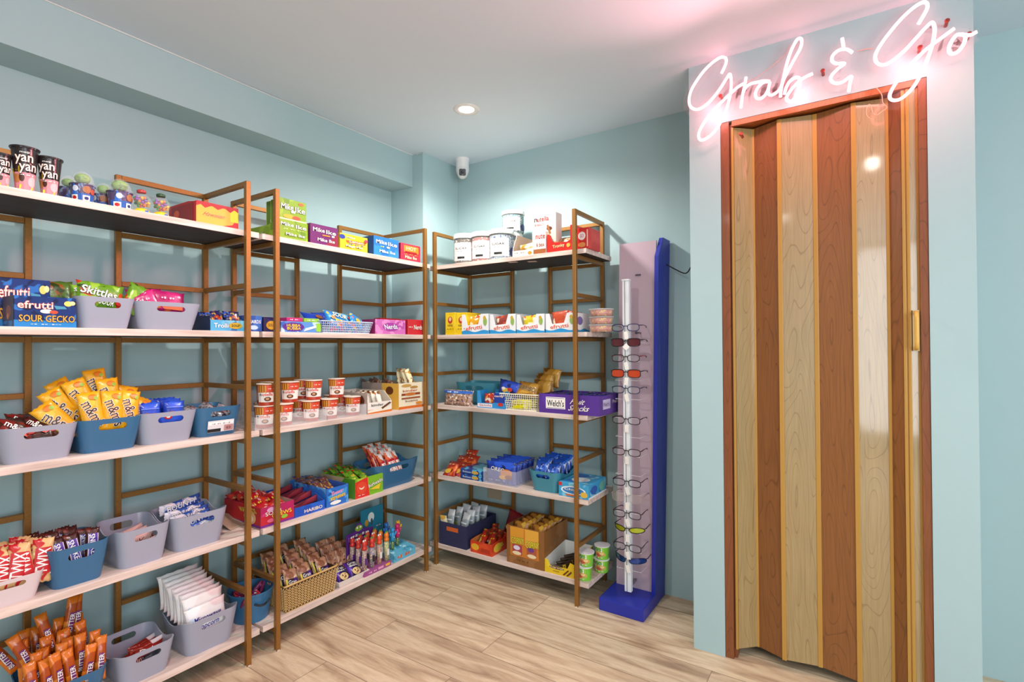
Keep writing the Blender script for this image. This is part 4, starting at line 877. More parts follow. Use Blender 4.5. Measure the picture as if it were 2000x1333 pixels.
tline(tA[0], tA[1], wA, [-wA/2-.02, wA/2-NR+.016], 1, .0032+NH+.004, 'upper layer above the long tray', ()) if 0 else None
for px_, d_, lb in ((566, .075, 'upper layer, just right of the rack post'), (612, .075, 'upper layer, over the gap between the trays'), (657, .075, 'upper layer, rightmost of all'), (592, .155, 'upper layer behind, in shadow')):
    l_, rz, _ = spot('L', 2, px_-5, px_+5, d_); nb.put(l_+Vector((0, 0, .0032+NH+.004)), (0, 0, rz-.5), 'hazelnut spread cup, '+lb)
tC = ntray(498, 545, 'clear tray of spread cups seen between the two rack posts', .28)
for k_, (px_, d_, z_) in enumerate(((521, .05, 1), (516, .05, 0), (518, .13, 0), (520, .21, 0), (518, .13, 1))):
    l_, rz, _ = spot('L', 2, px_-5, px_+5, d_); nb.put(l_+Vector((0, 0, .0032+z_*(NH+.004))), (0, 0, rz-.4), 'hazelnut spread cup between the rack posts, %s' % ['upper front', 'lower front', 'lower middle', 'lower back', 'upper back'][k_])
# white wafer display box + cream box with bars
loc, rz, w = spot('L', 2, 718, 765, .010); h = tall('L', 2, 741, 785, .01); hb2 = tall('L', 2, 720, 768, .01)
tray('display_box', 'white wafer display box with a low front beside the spread cups', 'display box', loc, rz, w, h, hb2, .26, '#ece6dc', {'f': [('r', 0, 1, 0, .35, '#d8742a'), ('p', [(0, .3), (1, .5), (1, .2), (0, .1)], '#efe6d4'), ('t', 'kinder', .4, .74, .5, .22, K_), ('p', [(.6, .3), (.98, .8), (.9, .9), (.55, .45)], '#6a3f22')], 'l': [('r', 0, 1, 0, 1, '#b9a9a0'), ('e', .8, .6, .12, .28, '#6a3a22'), ('e', .35, .55, .12, .2, '#9a8078')]}, inner='#d6c8b8', cut=.03)
wb = Batch(lambda: pouch('wafer_bar', None, 'wafer bar', .03, .10, .018, PM('#f2eadc', ['#8a5a30', '#d8782a'], 40, .3, .3)), 'white wafer bars in the white display box')
fill((loc, rz), wb, [(x, y, .006, 22, 0, 0) for y in (.03, .065, .10, .135) for x in (-w*.26, w*.26)], 'white wafer bar', 'in the white display box')
loc, rz, w = spot('L', 2, 779, 827, .010); h = tall('L', 2, 803, 748, .01)
cbx = tray('display_box', 'cream and orange wafer display box heaped with bars near the corner', 'display box', loc, rz, w, h, h, .27, '#efe3c4', {'f': [('r', 0, 1, 0, .10, '#d86a22'), ('e', .3, .9, .2, .06, '#c89a50'), ('e', .6, .82, .16, .05, '#b98a44'), ('r', .1, .85, .52, .60, '#8a3a1c'), ('t', 'kinder', .45, .70, .6, .09, '#b03a20'), ('e', .45, .56, .22, .06, '#c8702c'), ('r', .1, .85, .38, .44, '#9a4a24'), ('t', 'bueno', .5, .30, .5, .08, '#7a2a20'), ('e', .8, .18, .14, .06, '#d88a34')], 'l': [('r', .55, 1, 0, 1, '#e8b44a'), ('r', 0, .55, 0, 1, '#a8958c'), ('e', .76, .72, .1, .16, '#6a3a1c')]}, cut=.02)
wb2 = Batch(lambda: pouch('chocolate_bar', None, 'chocolate bar', .034, .115, .018, PM('#8a5034', ['#d8b890', '#5a2c20', '#c8a0a8'], 34, .3, .4)), 'brown chocolate bars on the cream box')
for i in range(7):
    x = -.03+.012*(i % 3); y = .05+.032*i; wb2.put(lp(loc, rz, x-.05, y, h-.012+.010*(i % 2)), (R(-62), R(74+6*(i % 3)), rz), 'brown chocolate bar heaped on the cream display box, %s from the front' % ORD[i])
wb3 = Batch(lambda: pouch('wafer_bar', None, 'wafer bar', .036, .11, .018, PM('#f0e2b8', ['#c88a3a', '#8a5a30'], 34, .3, .3)), 'cream wafer bars on the cream box')
for i in range(4): wb3.put(lp(loc, rz, w*.22-.01*(i % 2), .02+.03*i, h-.035), (R(-18), R(-12+8*i), rz), 'cream wafer bar standing at the right of the cream box, %s from the front' % ORD[i])

# ================================================================== LEFT RACKS, fourth shelf
b = bin_('L', 3, -60, 93, 1150, M('#d9cdd0', .35), 'low pinkish white basket at the left picture edge', hh=.075)
tx = PM('#d8b078', ['#b81c1c', '#b8202a', '#f0e2c8'], 20, .25, .35)
ba = Batch(lambda: pouch('candy_bar', None, 'candy bar', .048, .12, .02, tx, [('r', .1, .9, .2, .8, '#b8161c'), ('t', 'TWIX', .5, .5, 1.45, .24, W_, None, {'rot': 85, 'asp': .4})]), 'red and gold candy bars in the white basket')
fill(b, ba, grid((4, 4, 3), (-.02, .085), (.03, .07, .115), .03, 12, 9, 5, 8, .006, 5), 'red and gold candy bar', 'in the white basket')
b = bin_('L', 3, 98, 219, 1066, BLUEP, 'blue bin of dark candy bars on the fourth shelf')
sn = PM('#42201c', ['#6a2a24', '#1c1a3c', '#54302c'], 24, .22, .45)
ba = Batch(lambda: pouch('candy_bar', None, 'candy bar', .036, .11, .018, sn, [('r', .12, .88, .12, .84, '#c8bcd8'), ('r', .2, .8, .12, .84, '#3a2a90'), ('t', 'SNICKERS', .5, .48, 2.1, .13, W_, None, {'rot': -84, 'asp': .33})]), 'dark red candy bars in the blue bin')
fill(b, ba, grid((4, 4, 4), (-.078, .045), (.035, .08, .125), .035, 14, 10, 6, 8, .006, 6), 'dark candy bar', 'in the fourth shelf blue bin')
b = bin_('L', 3, 231, 338, 1031, GREYP, 'nearly empty grey bin on the fourth shelf')
ba = Batch(lambda: pouch('candy_bar', None, 'candy bar', .036, .12, .018, PM('#c9a09a', ['#8a3a34', '#e8dcd8', '#4a2a2a'], 30, .22, .4), [('t', 'MILK', .5, .5, 2.0, .17, '#8a1a20', W_, {'rot': 84, 'asp': .3})]), 'pink candy bars in the nearly empty bin')
for i, (y, z) in enumerate([(.06, .03), (.09, .045), (.12, .05), (.15, .052)]): ba.put(lp(b[0], b[1], -.065, y, z), (R(0), R(78), b[1]+R(-4+3*i)), 'pinkish candy bar lying in the nearly empty bin, %s from the front' % ORD[i])
b = bin_('L', 3, 340, 450, 1003, GREYP, 'grey bin of blue and white coconut bars on the fourth shelf')
ba = Batch(lambda: pouch('candy_bar', None, 'candy bar', .038, .145, .020, PM('#e4e2ea', ['#3456a8', '#b8c4dc'], 26, .22, .4), [('r', .5, .98, .1, .9, '#2c4fa4'), ('t', 'BOUNTY', .45, .5, 2.7, .15, W_, '#1c2f80', {'rot': 92, 'asp': .262})]), 'blue and white coconut bars in the grey bin')
for i, (x, y, z) in enumerate([(-.078, .045, .078), (-.072, .08, .09), (-.075, .115, .100), (-.076, .15, .118), (-.07, .045, .055), (-.07, .085, .062)]): ba.put(lp(b[0], b[1], x, y, z), (R(-8), R(84+(i % 3)*2), b[1]+R(6-3*i)), 'blue and white coconut bar in the grey bin, %s' % ['topmost at the front', 'second from front', 'third from front', 'topmost at the back', 'low at the front', 'low in the middle'][i])
# warheads style tray between the racks
loc, rz, w = spot('L', 3, 509, 574, .012); h = tall('L', 3, 541, 985, .012)
tray('display_box', 'red and magenta sour candy display box between the two left racks', 'display box', loc, rz, w, h*.98, h*1.0, .26, PM('#b01f5c', ['#c83a7a'], 12, .35, 0), {'f': [('r', 0, 1, .0, .55, '#c02434'), ('r', 0, 1, 0, .12, '#7a2a8a'), ('e', .3, .82, .12, .12, '#e6a8d0'), ('t', 'SOUR', .38, .66, .5, .2, '#f4e6c8', '#a02a5a', {'rot': 6}), ('t', 'CHEWS', .62, .5, .6, .2, '#f4d23a', '#a0203a', {'rot': 6}), ('e', .3, .28, .12, .1, '#e8688a'), ('e', .7, .3, .1, .1, '#8fbf3a')],
  'l': [('r', 0, 1, 0, 1, '#b81f26'), ('r', 0, 1, 0, .12, '#7a2a8a'), ('e', .72, .42, .16, .34, '#d8b07a'), ('e', .72, .36, .1, .18, '#f0d8c0'), ('t', 'WARHEADS', .66, .74, .46, .24, '#e8d23a', '#5a1a5a', {'rot': 14})]}, inner='#b8a08c', cut=.03)
loc2, rz, _ = spot('L', 3, 470, 480, .09)
fl = MB().add([(-.05, 0, 0), (.062, .04, .0), (.045, .15, .006), (-.09, .14, .07), (-.05, 0, .0022), (.062, .04, .0022), (.045, .15, .0082), (-.09, .14, .0722)], [(0, 3, 2, 1), (4, 5, 6, 7), (0, 1, 5, 4), (1, 2, 6, 5), (2, 3, 7, 6), (3, 0, 4, 7)])
fo = fl.build('cardboard_flap', M('#b39b86', .7)); fo.location = loc2+Vector((0, 0, .002)); fo.rotation_euler = (0, 0, rz); tag(fo, 'loose beige cardboard flap behind the front rack post, fourth shelf', 'cardboard')
ba = Batch(lambda: pouch('candy_pack', None, 'candy pack', .07, .09, .018, PM('#b01a22', ['#d83a2a', '#e0a8a0', '#6a1018'], 36, .25, .5), [('sq', .5, .55, .7, .14, '#e8c83a', 6)]), 'red candy packs in the sour candy box')
fill((loc, rz), ba, grid((2, 2, 2, 2), (-w/2+.02, w/2-.02), (.04, .09, .14, .19), h*.62, 58, 14, 6, 14, .006, 9), 'glossy red candy pack', 'in the sour candy box')
# haribo tray
loc, rz, w = spot('L', 3, 575, 634, .012); h = tall('L', 3, 604, 974, .012)
HB = PM('#1f4fb4', ['#2a62c8'], 10, .35, 0)
hp_ = tray('display_box', 'blue wavy fronted display box of striped candy sticks', 'display box', loc, rz, w*1.0, h*.62, h*.95, .27, HB, {'f': [('t', 'HARIBO', .62, .40, .60, .34, W_, '#a03a5a')], 'l': [('p', [(0, 0), (1, 0), (1, .5), (.75, .55), (0, .9)], '#2450ae')]}, inner='#3a5cb0', cut=.05)
ba = Batch(lambda: pouch('candy_stick', None, 'candy stick', .028, .14, .014, PM('#8a2f3a', ['#e8ccd0', '#5a1c28'], 20, .25, .3, .5, (1, 1, .2))), 'striped candy sticks in the blue display box')
for j in range(7):
    for i in range(1): ba.put(lp(loc, rz, -.066, .02+j*.034, h*.52+.012*(j % 2)+j*.002), (R(-12), R(86), rz+R(2*(j % 3))), 'striped candy stick in the blue display box, %s from the front' % ORD[j])
loc, rz, w = spot('L', 3, 638, 680, .014); h = tall('L', 3, 659, 951, .014)
tray('display_box', 'light blue sour candy display box left of the green one', 'display box', loc, rz, w, h, h*1.02, .27, PM('#2d6fc4', ['#58a4e0', '#1f4fa4'], 22, .35, 0), {'f': [('p', [(.05, .6), (.95, .85), (.9, .45), (.1, .3)], '#3f9ad8'), ('t', 'Sour', .5, .72, .55, .2, '#e2408a', '#f2e8f4', {'rot': 8}), ('t', 'xtremes', .5, .46, .7, .2, '#e8d838', '#b03a5a', {'rot': 8}), ('e', .4, .18, .25, .1, W_)]}, inner='#3a5cb0', cut=.02)
ba = Batch(lambda: pouch('candy_pack', None, 'candy pack', .04, .11, .014, PM('#7a4a3c', ['#2a4ab0', '#d8b060', '#c8c0d0'], 46, .2, .5)), 'colourful wrappers in the light blue box')
fill((loc, rz), ba, grid((2, 2, 2, 2, 2), (-w/2+.012, w/2-.012), (.03, .07, .11, .15, .19), h*.45, 62, 10, 6, 10, .004, 11), 'brown and blue wrapper', 'in the light blue sour box')
loc, rz, w = spot('L', 3, 694, 748, .012); h = tall('L', 3, 721, 931, .012)
tray('display_box', 'green and yellow display box with a red balloon logo', 'display box', loc, rz, w, h, h*1.0, .25, PM('#7db52a', ['#a8cc3a', '#e6cc2e'], 12, .35, 0), {'f': [('p', [(0, 0), (.5, 0), (.42, 1), (0, .85)], '#d8302a'), ('e', .22, .5, .18, .32, '#e0492e'), ('e', .22, .55, .09, .13, '#f4d8c8'), ('e', .22, .62, .09, .12, '#e0492e'), ('t', 'Airheads', .70, .58, .56, .2, W_, K_, {'rot': 22}), ('p', [(.5, .3), (.9, .5), (.85, .2)], '#e8c838'), ('sq', .22, .14, .26, .05, W_, 6)],
  'l': [('p', [(.4, 0), (1, 0), (1, 1), (.7, 1)], '#4f8f24'), ('p', [(0, .1), (.4, 0), (.7, 1), (0, 1)], '#b9a284')]}, inner='#7a8a3a', cut=.02)
ba = Batch(lambda: pouch('candy_pack', None, 'candy pack', .05, .12, .014, PM('#6aa02a', ['#b8322a', '#3f7a1c', '#d8c83a'], 30, .22, .5)), 'green and red wrappers in the green box')
fill((loc, rz), ba, grid((2, 2, 2, 2), (-w/2+.016, w/2-.016), (.03, .075, .12, .165), h*.58, 64, 10, 6, 12, .004, 12), 'green and red wrapper', 'in the green display box')
b = bin_('L', 3, 736, 823, 903, BLUEP, 'blue bin heaped with red and white wafer bars near the corner')
ba = Batch(lambda: pouch('wafer_bar', None, 'wafer bar', .036, .125, .018, PM('#b3202a', ['#f0e6e0', '#d85a2a'], 20, .22, .4, .5), [('r', .15, .85, .1, .55, '#ece4dc'), ('t', 'KitKat', .5, .33, 1.4, .14, '#b8161c', W_, {'rot': 84, 'asp': .3})]), 'red and white wafer bars in the blue bin')
fill(b, ba, grid((4, 4, 4, 3), (-.065, .055), (.03, .065, .10, .135), .05, 28, 6, 6, 8, .006, 13, .012), 'red and white wafer bar', 'in the corner blue bin')
for o in list(ba.proto.users_collection[0].objects)[:0]: pass

# ================================================================== LEFT RACKS, bottom shelf
b = bin_('L', 4, 60, 216, 1312, BLUEP, 'blue bin heaped with orange bars at the lower left edge', hh=.105, depth=.21)
ob = PM('#d0701c', ['#e08a2a', '#a8480f'], 14, .22, .35)
ba = Batch(lambda: pouch('candy_bar', None, 'candy bar', .03, .125, .018, ob, [('r', .3, .75, .12, .62, '#6a1f6a'), ('t', 'BUTTER', .52, .37, 1.9, .11, W_, '#4a124a', {'rot': 86, 'asp': .24})]), 'orange candy bars in the blue bin')
fill(b, ba, grid((6, 6, 5, 5), (-.088, .085), (.028, .07, .112, .155), .055, 9, 9, 5, 14, .008, 14, .016), 'orange candy bar', 'in the lower left blue bin')
for i, (x, y, z, ro) in enumerate([(-.06, .10, .13, -22), (-.01, .13, .15, -12), (.03, .15, .165, 10), (.055, .16, .16, 4), (-.085, .16, .125, -30)]): ba.put(lp(b[0], b[1], x, y, z), (R(-8), R(ro), b[1]), 'orange candy bar on top of the orange heap, %s' % ['leaning left in front', 'leaning left behind', 'tallest one', 'at the right', 'far left'][i])
b = bin_('L', 4, 232, 347, 1268, GREYP, 'grey bin with a few chocolate bars on the bottom shelf')
ba = Batch(lambda: pouch('candy_bar', None, 'candy bar', .045, .11, .02, PM('#8a2418', ['#d8d0d4', '#4a1c18', '#b8543c'], 26, .2, .5), [('r', .2, .8, .1, .9, '#9a2014'), ('t', 'Daim', .5, .5, 1.5, .18, W_, None, {'rot': 84, 'asp': .4})]), 'loose red chocolate bars in the grey bin')
for i, (x, y, z, ro) in enumerate([(-.06, .06, .02, 76), (-.05, .10, .03, 82), (-.01, .13, .045, 86), (-.02, .09, .055, 88)]): ba.put(lp(b[0], b[1], x, y, z), (R(-20), R(ro), b[1]+R(12-8*i)), 'red and silver chocolate bar lying in the bottom grey bin, %s' % ['at the left', 'second from left', 'at the back', 'on top'][i])
b = bin_('L', 4, 362, 471, 1202, GREYP, 'grey bin of popcorn envelopes on the bottom shelf')
pc = PM('#ece6e4', ['#e4cfcf', '#f4f2f2'], 8, .25, .45)
ba = Batch(lambda: pouch('popcorn_packet', None, 'popcorn packet', .140, .115, .012, pc, [('t', 'Microwave', .52, .60, .72, .17, '#2a2a8a', None, {'shear': .3}), ('t', 'popcorn', .5, .32, .56, .15, '#3a2a90', None, {'shear': .3}), ('e', .12, .62, .06, .1, '#c8dcec')]), 'white popcorn packets in the grey bin')
for i in range(9): ba.put(lp(b[0], b[1], -.006-.003*i, .028+i*.0185, .044+i*.0085+(.022 if i > 0 else 0)), (R(-9), R(-2+(i*37 % 5)-1), b[1]), 'white microwave popcorn packet, %s from the front in the grey bin' % ORD[i])
# round blue bucket
loc, rz, w = spot('L', 4, 468, 556, .03); h = .115
bk_ = thing('bucket', lp(loc, rz, 0, .085), 'round blue bucket of small candies behind the rack posts', 'bucket', None, rz)
rb_ = .082
autosmooth(MB().lathe([(rb_*.78, .0), (rb_*1.0, h), (rb_*1.03, h), (rb_*1.03, h-.004), (rb_*1.01, h-.005)], 40, cap1=False).build('bucket_wall', M('#356f9a', .3), bk_), 40)
autosmooth(MB().lathe([(rb_*.98, h), (rb_*.765, .003), (.0002, .003)], 40, cap0=False, cap1=False).build('bucket_lining', M('#2f6690', .3), bk_), 40)
mb = MB(); mb.tube(spline([(-.030, -rb_*.97, h*.70), (-.015, -rb_*1.02, h*.62), (0, -rb_*1.06, h*.60), (.015, -rb_*1.02, h*.62), (.03, -rb_*.97, h*.70)], 4), .004, 8); mb.build('grip', M('#18262f', .4), bk_, True)
ba = Batch(lambda: pouch('wrapped_candy', None, 'candy', .03, .055, .014, PM('#7a2a5c', ['#c83a3a', '#e8d0d8', '#3a3a8a'], 50, .2, .5)), 'small wrapped candies in the round bucket')
for i in range(13):
    a = i*2.4; rr = .062*math.sqrt(i/13); l_ = lp(loc, rz, rr*math.cos(a), .085+rr*math.sin(a)*.9, .066+.003*(i % 4)); ba.put(l_, (R(-62+i*9 % 40), R(i*47 % 120-60), rz+R(i*77)), 'small purple and red candy in the round bucket, %s' % (['in the middle']+['%s out from the middle' % ORD[j] for j in range(12)])[i])
# woven basket
loc, rz, w = spot('L', 4, 556, 661, .006); h = tall('L', 4, 600, 1130, .006); dB = .235
wk = thing('woven_basket', loc, 'tan woven plastic basket of cookie bags on the bottom shelf', 'basket', None, rz); TAN = M('#c7a265', .45)
mbw = MB(); k = .90
def wpt(u, v):     # u along perimeter, v height
    per = [(-w/2, 0), (w/2, 0), (w/2, dB), (-w/2, dB)]; L4 = [w, dB, w, dB]; s_ = u % sum(L4); i = 0
    while s_ > L4[i]: s_ -= L4[i]; i += 1
    p, q = per[i], per[(i+1) % 4]; f = s_/L4[i]; x = p[0]+(q[0]-p[0])*f; y = p[1]+(q[1]-p[1])*f
    sc = k+(1-k)*v; return Vector((x*sc, dB/2+(y-dB/2)*sc, v*h))
P_ = 2*(w+dB); n_ = int(P_/.0078); n_ -= n_ % 2
nzr = 9
for j in range(nzr):
    for i in range(n_):
        u0 = P_*i/n_; v0 = .05+.86*j/nzr; v1 = v0+.86/nzr*1.25; up = 1 if (i//1) % 2 == 0 else -1
        a_, c_ = (v0, v1) if up > 0 else (v1, v0)
        p, q = wpt(u0, a_), wpt(u0+P_/n_, c_); mbw.tube([p, q], .0019, 4)
mbw.build('weave', TAN, wk)
rim = [wpt(P_*i/48, 1) for i in range(48)]; MB().tube(rim, .0042, 8, True).build('rim', TAN, wk, True)
MB().box(-w/2*k, w/2*k, dB*.05, dB*.95, 0, .003).build('basket_floor', TAN, wk)
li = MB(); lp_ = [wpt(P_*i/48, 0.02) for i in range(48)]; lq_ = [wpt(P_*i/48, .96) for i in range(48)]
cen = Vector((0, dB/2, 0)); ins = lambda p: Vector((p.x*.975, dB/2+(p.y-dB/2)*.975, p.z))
li.add([ins(p) for p in lp_]+[ins(p) for p in lq_], [(i, (i+1) % 48, 48+(i+1) % 48, 48+i) for i in range(48)]); li.build('gap_shade', M('#4a3620', .7), wk)  # dark sheet added inside the weave, standing in for shade in its gaps
gm = PM('#b98a6c', ['#8a5a40', '#dcc0a4', '#5a2f24'], 34, .25, .5)
ba = Batch(lambda: pouch('cookie_bag', None, 'cookie bag', .062, .105, .02, gm, [('r', .06, .94, .12, .62, '#1f1830'), ('r', .62, .94, .12, .62, '#4a1f78'), ('r', .06, .16, .12, .62, '#e2c81e'), ('t', 'Gran', .5, .50, .6, .14, W_), ('t', 'ma', .5, .33, .4, .11, W_)]), 'small cookie bags in the woven basket')
fill((loc, rz), ba, grid((3, 3, 3, 3, 3), (-w/2+.008, w/2-.008), (.025, .060, .098, .135, .172), .05, 26, 5, 4, 6, .005, 15, .012), 'brown cookie bag', 'in the woven basket')
loc2, rz, w2 = spot('L', 4, 664, 690, .10)
gm2 = Batch(lambda: pouch('cookie_bag', None, 'cookie bag', .058, .10, .018, gm, []), 'small cookie bags behind the white tray')
for i, (x, y, z) in enumerate([(-.05, .02, .035), (.0, .02, .035), (.05, .02, .03), (-.045, .06, .055), (.005, .06, .055), (.05, .06, .05), (-.04, .10, .07), (.01, .10, .07)]): gm2.put(lp(loc2, rz, x, y, z-.032), (R(-18), R(3*(i % 3)-3), rz), 'brown cookie bag behind the white tray, %s' % ['front left', 'front middle', 'front right', 'second row left', 'second row middle', 'second row right', 'back left', 'back right'][i], (1, 1, 1.15))
loc, rz, w = spot('L', 4, 662, 722, .010)
wt = thing('serving_tray', loc, 'small white tray holding two purple cookie bags', 'tray', None, rz); WP = M('#e9e2dc', .35); hh_ = .026
MB().add([(-w/2*.85, .012, 0), (w/2*.85, .012, 0), (w/2*.85, .10, 0), (-w/2*.85, .10, 0), (-w/2, 0, hh_), (w/2, 0, hh_), (w/2, .112, hh_), (-w/2, .112, hh_), (-w/2*.94, .006, hh_), (w/2*.94, .006, hh_), (w/2*.94, .106, hh_), (-w/2*.94, .106, hh_), (-w/2*.8, .016, .003), (w/2*.8, .016, .003), (w/2*.8, .096, .003), (-w/2*.8, .096, .003)],
  [(0, 3, 2, 1), (12, 13, 14, 15)]+[(i, (i+1) % 4, 4+(i+1) % 4, 4+i) for i in range(4)]+[(4+i, 4+(i+1) % 4, 8+(i+1) % 4, 8+i) for i in range(4)]+[(8+i, 8+(i+1) % 4, 12+(i+1) % 4, 12+i) for i in range(4)]).build('tray_body', WP, wt)
for i, x in enumerate((-.036, .034)):
    pouch('cookie_bag', 'purple cookie bag reading Grandma, %s in the white tray' % ['left one', 'right one'][i], 'cookie bag', .07, .085, .022, PM('#45208a', ['#5a2aa0', '#241848'], 14, .25, .4), [('r', .1, .7, .60, .92, '#1f1838'), ('t', "Gran", .45, .80, .66, .17, W_), ('t', "dma's", .45, .64, .6, .13, W_), ('e', .5, .28, .34, .20, '#dcc088'), ('e', .4, .32, .06, .05, '#6a4428'), ('e', .6, .24, .06, .05, '#6a4428'), ('e', .5, .20, .05, .04, '#6a4428'), ('e', .62, .36, .04, .04, '#6a4428')], 'purple cookie bags in the white tray', loc=lp(loc, rz, x, .020, .008), rot=(R(-52), R(4), rz))
# purple display with candy tubes
loc, rz, w = spot('L', 4, 712, 764, .008)
dp = thing('display_stand', loc, 'purple cardboard display of candy filled tubes on the bottom shelf', 'display stand', None, rz)
PP = M('#5b2a86', .4); MB().box(-w/2, w/2, 0, .13, 0, .022).build('display_tray', M('#a04f8c', .4), dp)
bk2 = MB().prism([(-w/2, .022), (w/2, .022), (w/2, .165), (w*.15, .172), (w*.05, .205), (-w*.12, .205), (-w*.2, .172), (-w/2, .168)], .127, .130, 0).build('header_card', PP, dp)
a_ = Art(lambda x, z, o: Vector(((x-.5)*w, .127-o, .022+z*.18))); a_.sq(.5, .72, .6, .08, W_, 5); a_.sq(.5, .60, .66, .09, W_, 6); a_.e(.44, .90, .14, .08, '#7da53a').e(.38, .92, .03, .03, W_).e(.5, .92, .03, .03, W_).r(.05, .25, .62, .74, '#8a5ac0'); a_.done(dp)
a_ = Art(lambda x, z, o: Vector(((x-.5)*w, -o, z*.022))); a_.r(.5, .7, .3, .8, '#e8a0c0').r(.78, .95, .3, .8, '#f0b83a'); a_.sq(.3, .5, .3, .3, '#f0d0e8', 5); a_.done(dp)
tubes = [('#c8342a', '#8a2a5a'), ('#c8342a', '#5a2a7a'), ('#d84a24', '#b03a2a'), ('#e07a22', '#9aa82a')]
for j in range(3):
    for i in range(4):
        capc, fillc = tubes[i]; l_ = lp(loc, rz, -w/2+.014+i*(w-.028)/3, .018+j*.042, .022)
        t = thing('candy_tube', l_, 'clear candy tube with %s figure cap, %s row %s in the purple display' % (['red', 'crimson', 'orange red', 'orange'][i], ['front', 'middle', 'back'][j], ['far left', 'left', 'right', 'far right'][i]), 'candy tube', 'candy tubes in the purple display', rz)
        MB().lathe([(.0105, .003), (.0105, .095)], 16).build('filling', PM(fillc, ['#d8c23a', '#3f7a3a', '#c83a5a'], 120, .3, .3), t, True)
        MB().lathe([(.0118, 0), (.0118, .098)], 16).build('tube', film('#ffffff', .2, .05), t, True)
        MB().lathe([(.0125, .098), (.0125, .108), (.009, .112), (.0115, .120), (.012, .127), (.008, .136), (.002, .139)], 16).build('figure_cap', M(capc, .35), t, True)
        MB().lathe([(.003, .134), (.0045, .140), (.002, .146)], 8, 0, Matrix.Translation((-.005, 0, -.002))).lathe([(.003, .134), (.0045, .140), (.002, .146)], 8, 0, Matrix.Translation((.005, 0, -.002))).build('figure_ears', M('#4a8a3a' if i % 2 else '#e8e0d8', .35), t, True)
        MB().box(-.007, .007, -.0124, -.0118, .03, .06).build('label_strip', M(['#5a2a86', '#2a2a2a', '#e8e0d8', '#e8e0d8'][i], .4), t)
# blue display with arched candy figures
loc, rz, w = spot('L', 4, 776, 812, .012); loc = lp(loc, rz, -.012, 0)
w += .02
dp = thing('display_stand', loc, 'light blue cardboard display of candy poppers beside the corner post', 'display stand', None, rz); LB = PM('#5fb0cf', ['#3f93bd', '#a8dcea'], 26, .4, 0)
MB().add([(-w/2, 0, 0), (w/2, 0, 0), (w/2, .2, 0), (-w/2, .2, 0), (-w/2, 0, .038), (w/2, 0, .038), (w/2, .2, .07), (-w/2, .2, .07)], [(0, 3, 2, 1), (4, 5, 6, 7), (0, 1, 5, 4), (1, 2, 6, 5), (2, 3, 7, 6), (3, 0, 4, 7)]).build('display_base', LB, dp)
a_ = Art(lambda x, z, o: Vector(((x-.5)*w, -o, z*.038))); a_.sq(.5, .5, .7, .5, '#e0602a', 6); a_.done(dp)
MB().box(-w/2-.04, w/2-.04, .196, .199, .04, .235).build('header_card', M('#1f7f9c', .4), dp)
a_ = Art(lambda x, z, o: Vector(((x-.5)*w-.04, .196-o, .05+z*.18))); a_.e(.45, .75, .14, .14, '#e8efe8').e(.25, .62, .08, .1, '#c89a3a').r(.1, .9, 0, .3, '#1c4f8a').sq(.78, .45, .2, .04, W_, 5); a_.e(.47, .62, .05, .1, '#3a5a6a'); a_.done(dp)
for i, (x, y, col, nm) in enumerate([(-.042, .045, '#2f8fc4', 'light blue'), (-.028, .105, '#2a6fc0', 'mid blue'), (.006, .06, '#c8206c', 'magenta'), (.034, .085, '#e9b41e', 'yellow')]):
    t = thing('candy_popper', lp(loc, rz, x, y, .042+y*.16), '%s animal shaped candy popper in the blue display' % nm, 'candy popper', 'candy poppers in the blue display', rz)
    MB().lathe([(.0085, 0), (.0085, .040)], 14).build('candy_tube', PM('#5a8a3a', ['#e0d0a0', '#3a2a5a'], 120, .3, 0), t, True)
    MB().lathe([(.009, .040), (.0115, .052), (.013, .066), (.011, .078), (.0085, .086)], 16).build('figure_body', M(col, .35), t, True)
    MB().lathe([(.0115*math.sin(b_)+.0002, .096-.0125*math.cos(b_)) for b_ in [j*PI/8 for j in range(9)]], 16).build('figure_head', M(col, .35), t, True)
    for sx in (-1, 1): MB().tube([(sx*.010, 0, .066), (sx*.018, -.003, .074), (sx*.019, -.004, .086)], [.0045, .004, .0045], 8).build('figure_arm', M(col, .35), t, True)
    for sx in (-1, 1): MB().lathe([(.0001, -.004), (.0045, 0), (.0001, .004)], 8, 0, Matrix.Translation((sx*.009, 0, .106))).build('figure_ear', M(col, .35), t, True)
    MB().lathe([(.0001, -.003), (.004, 0), (.0001, .003)], 8, 0, Matrix.Translation((0, -.0115, .062))).build('badge', M('#f0e8e0', .4), t, True)
# ================================================================== BACK RACK, top shelf
def jar(lb, wrapc, fillc, lidc='#dfe4e0'):
    def f(loc, rz, r_, h):
        t = thing('candy_tub', loc, lb, 'candy tub', 'clear tubs with white labels', rz+.5)
        autosmooth(MB().lathe([(r_*.92, 0), (r_*.97, .004), (r_*.97, h*.78), (r_*.85, h*.82), (.0002, h*.82)], 28, cap1=False).build('candies', PM(fillc, [wrapc, '#f0ece6'], 90, .35, .5), t), 40)
        autosmooth(MB().lathe([(r_*1.0, .001), (r_*1.0, h*.80), (r_*.93, h*.86)], 28, cap0=False, cap1=False).build('tub_wall', film('#ffffff', .10, .05), t), 40)
        autosmooth(MB().lathe([(r_*.94, h*.84), (r_*1.04, h*.84), (r_*1.04, h*.96), (r_*.98, h)], 32).build('lid', PM(lidc, ['#c8d2ce'], 60, .25, .2), t), 40)
        def fn(x, z, off): a = R(-90)+R(150)*(x-.5); q = r_+off; return Vector((q*math.cos(a), q*math.sin(a), z*h*.8))
        a_ = Art(fn); a_.r(.12, .78, .12, .86, '#ece8e4').t('SUGAR', .42, .62, .42, .09, '#2a2a2a').sq(.42, .5, .34, .03, '#8a8a8a', 6).r(.30, .55, .2, .28, '#1c1c1c').e(.92, .3, .12, .2, wrapc); a_.done(t); return t
    return f
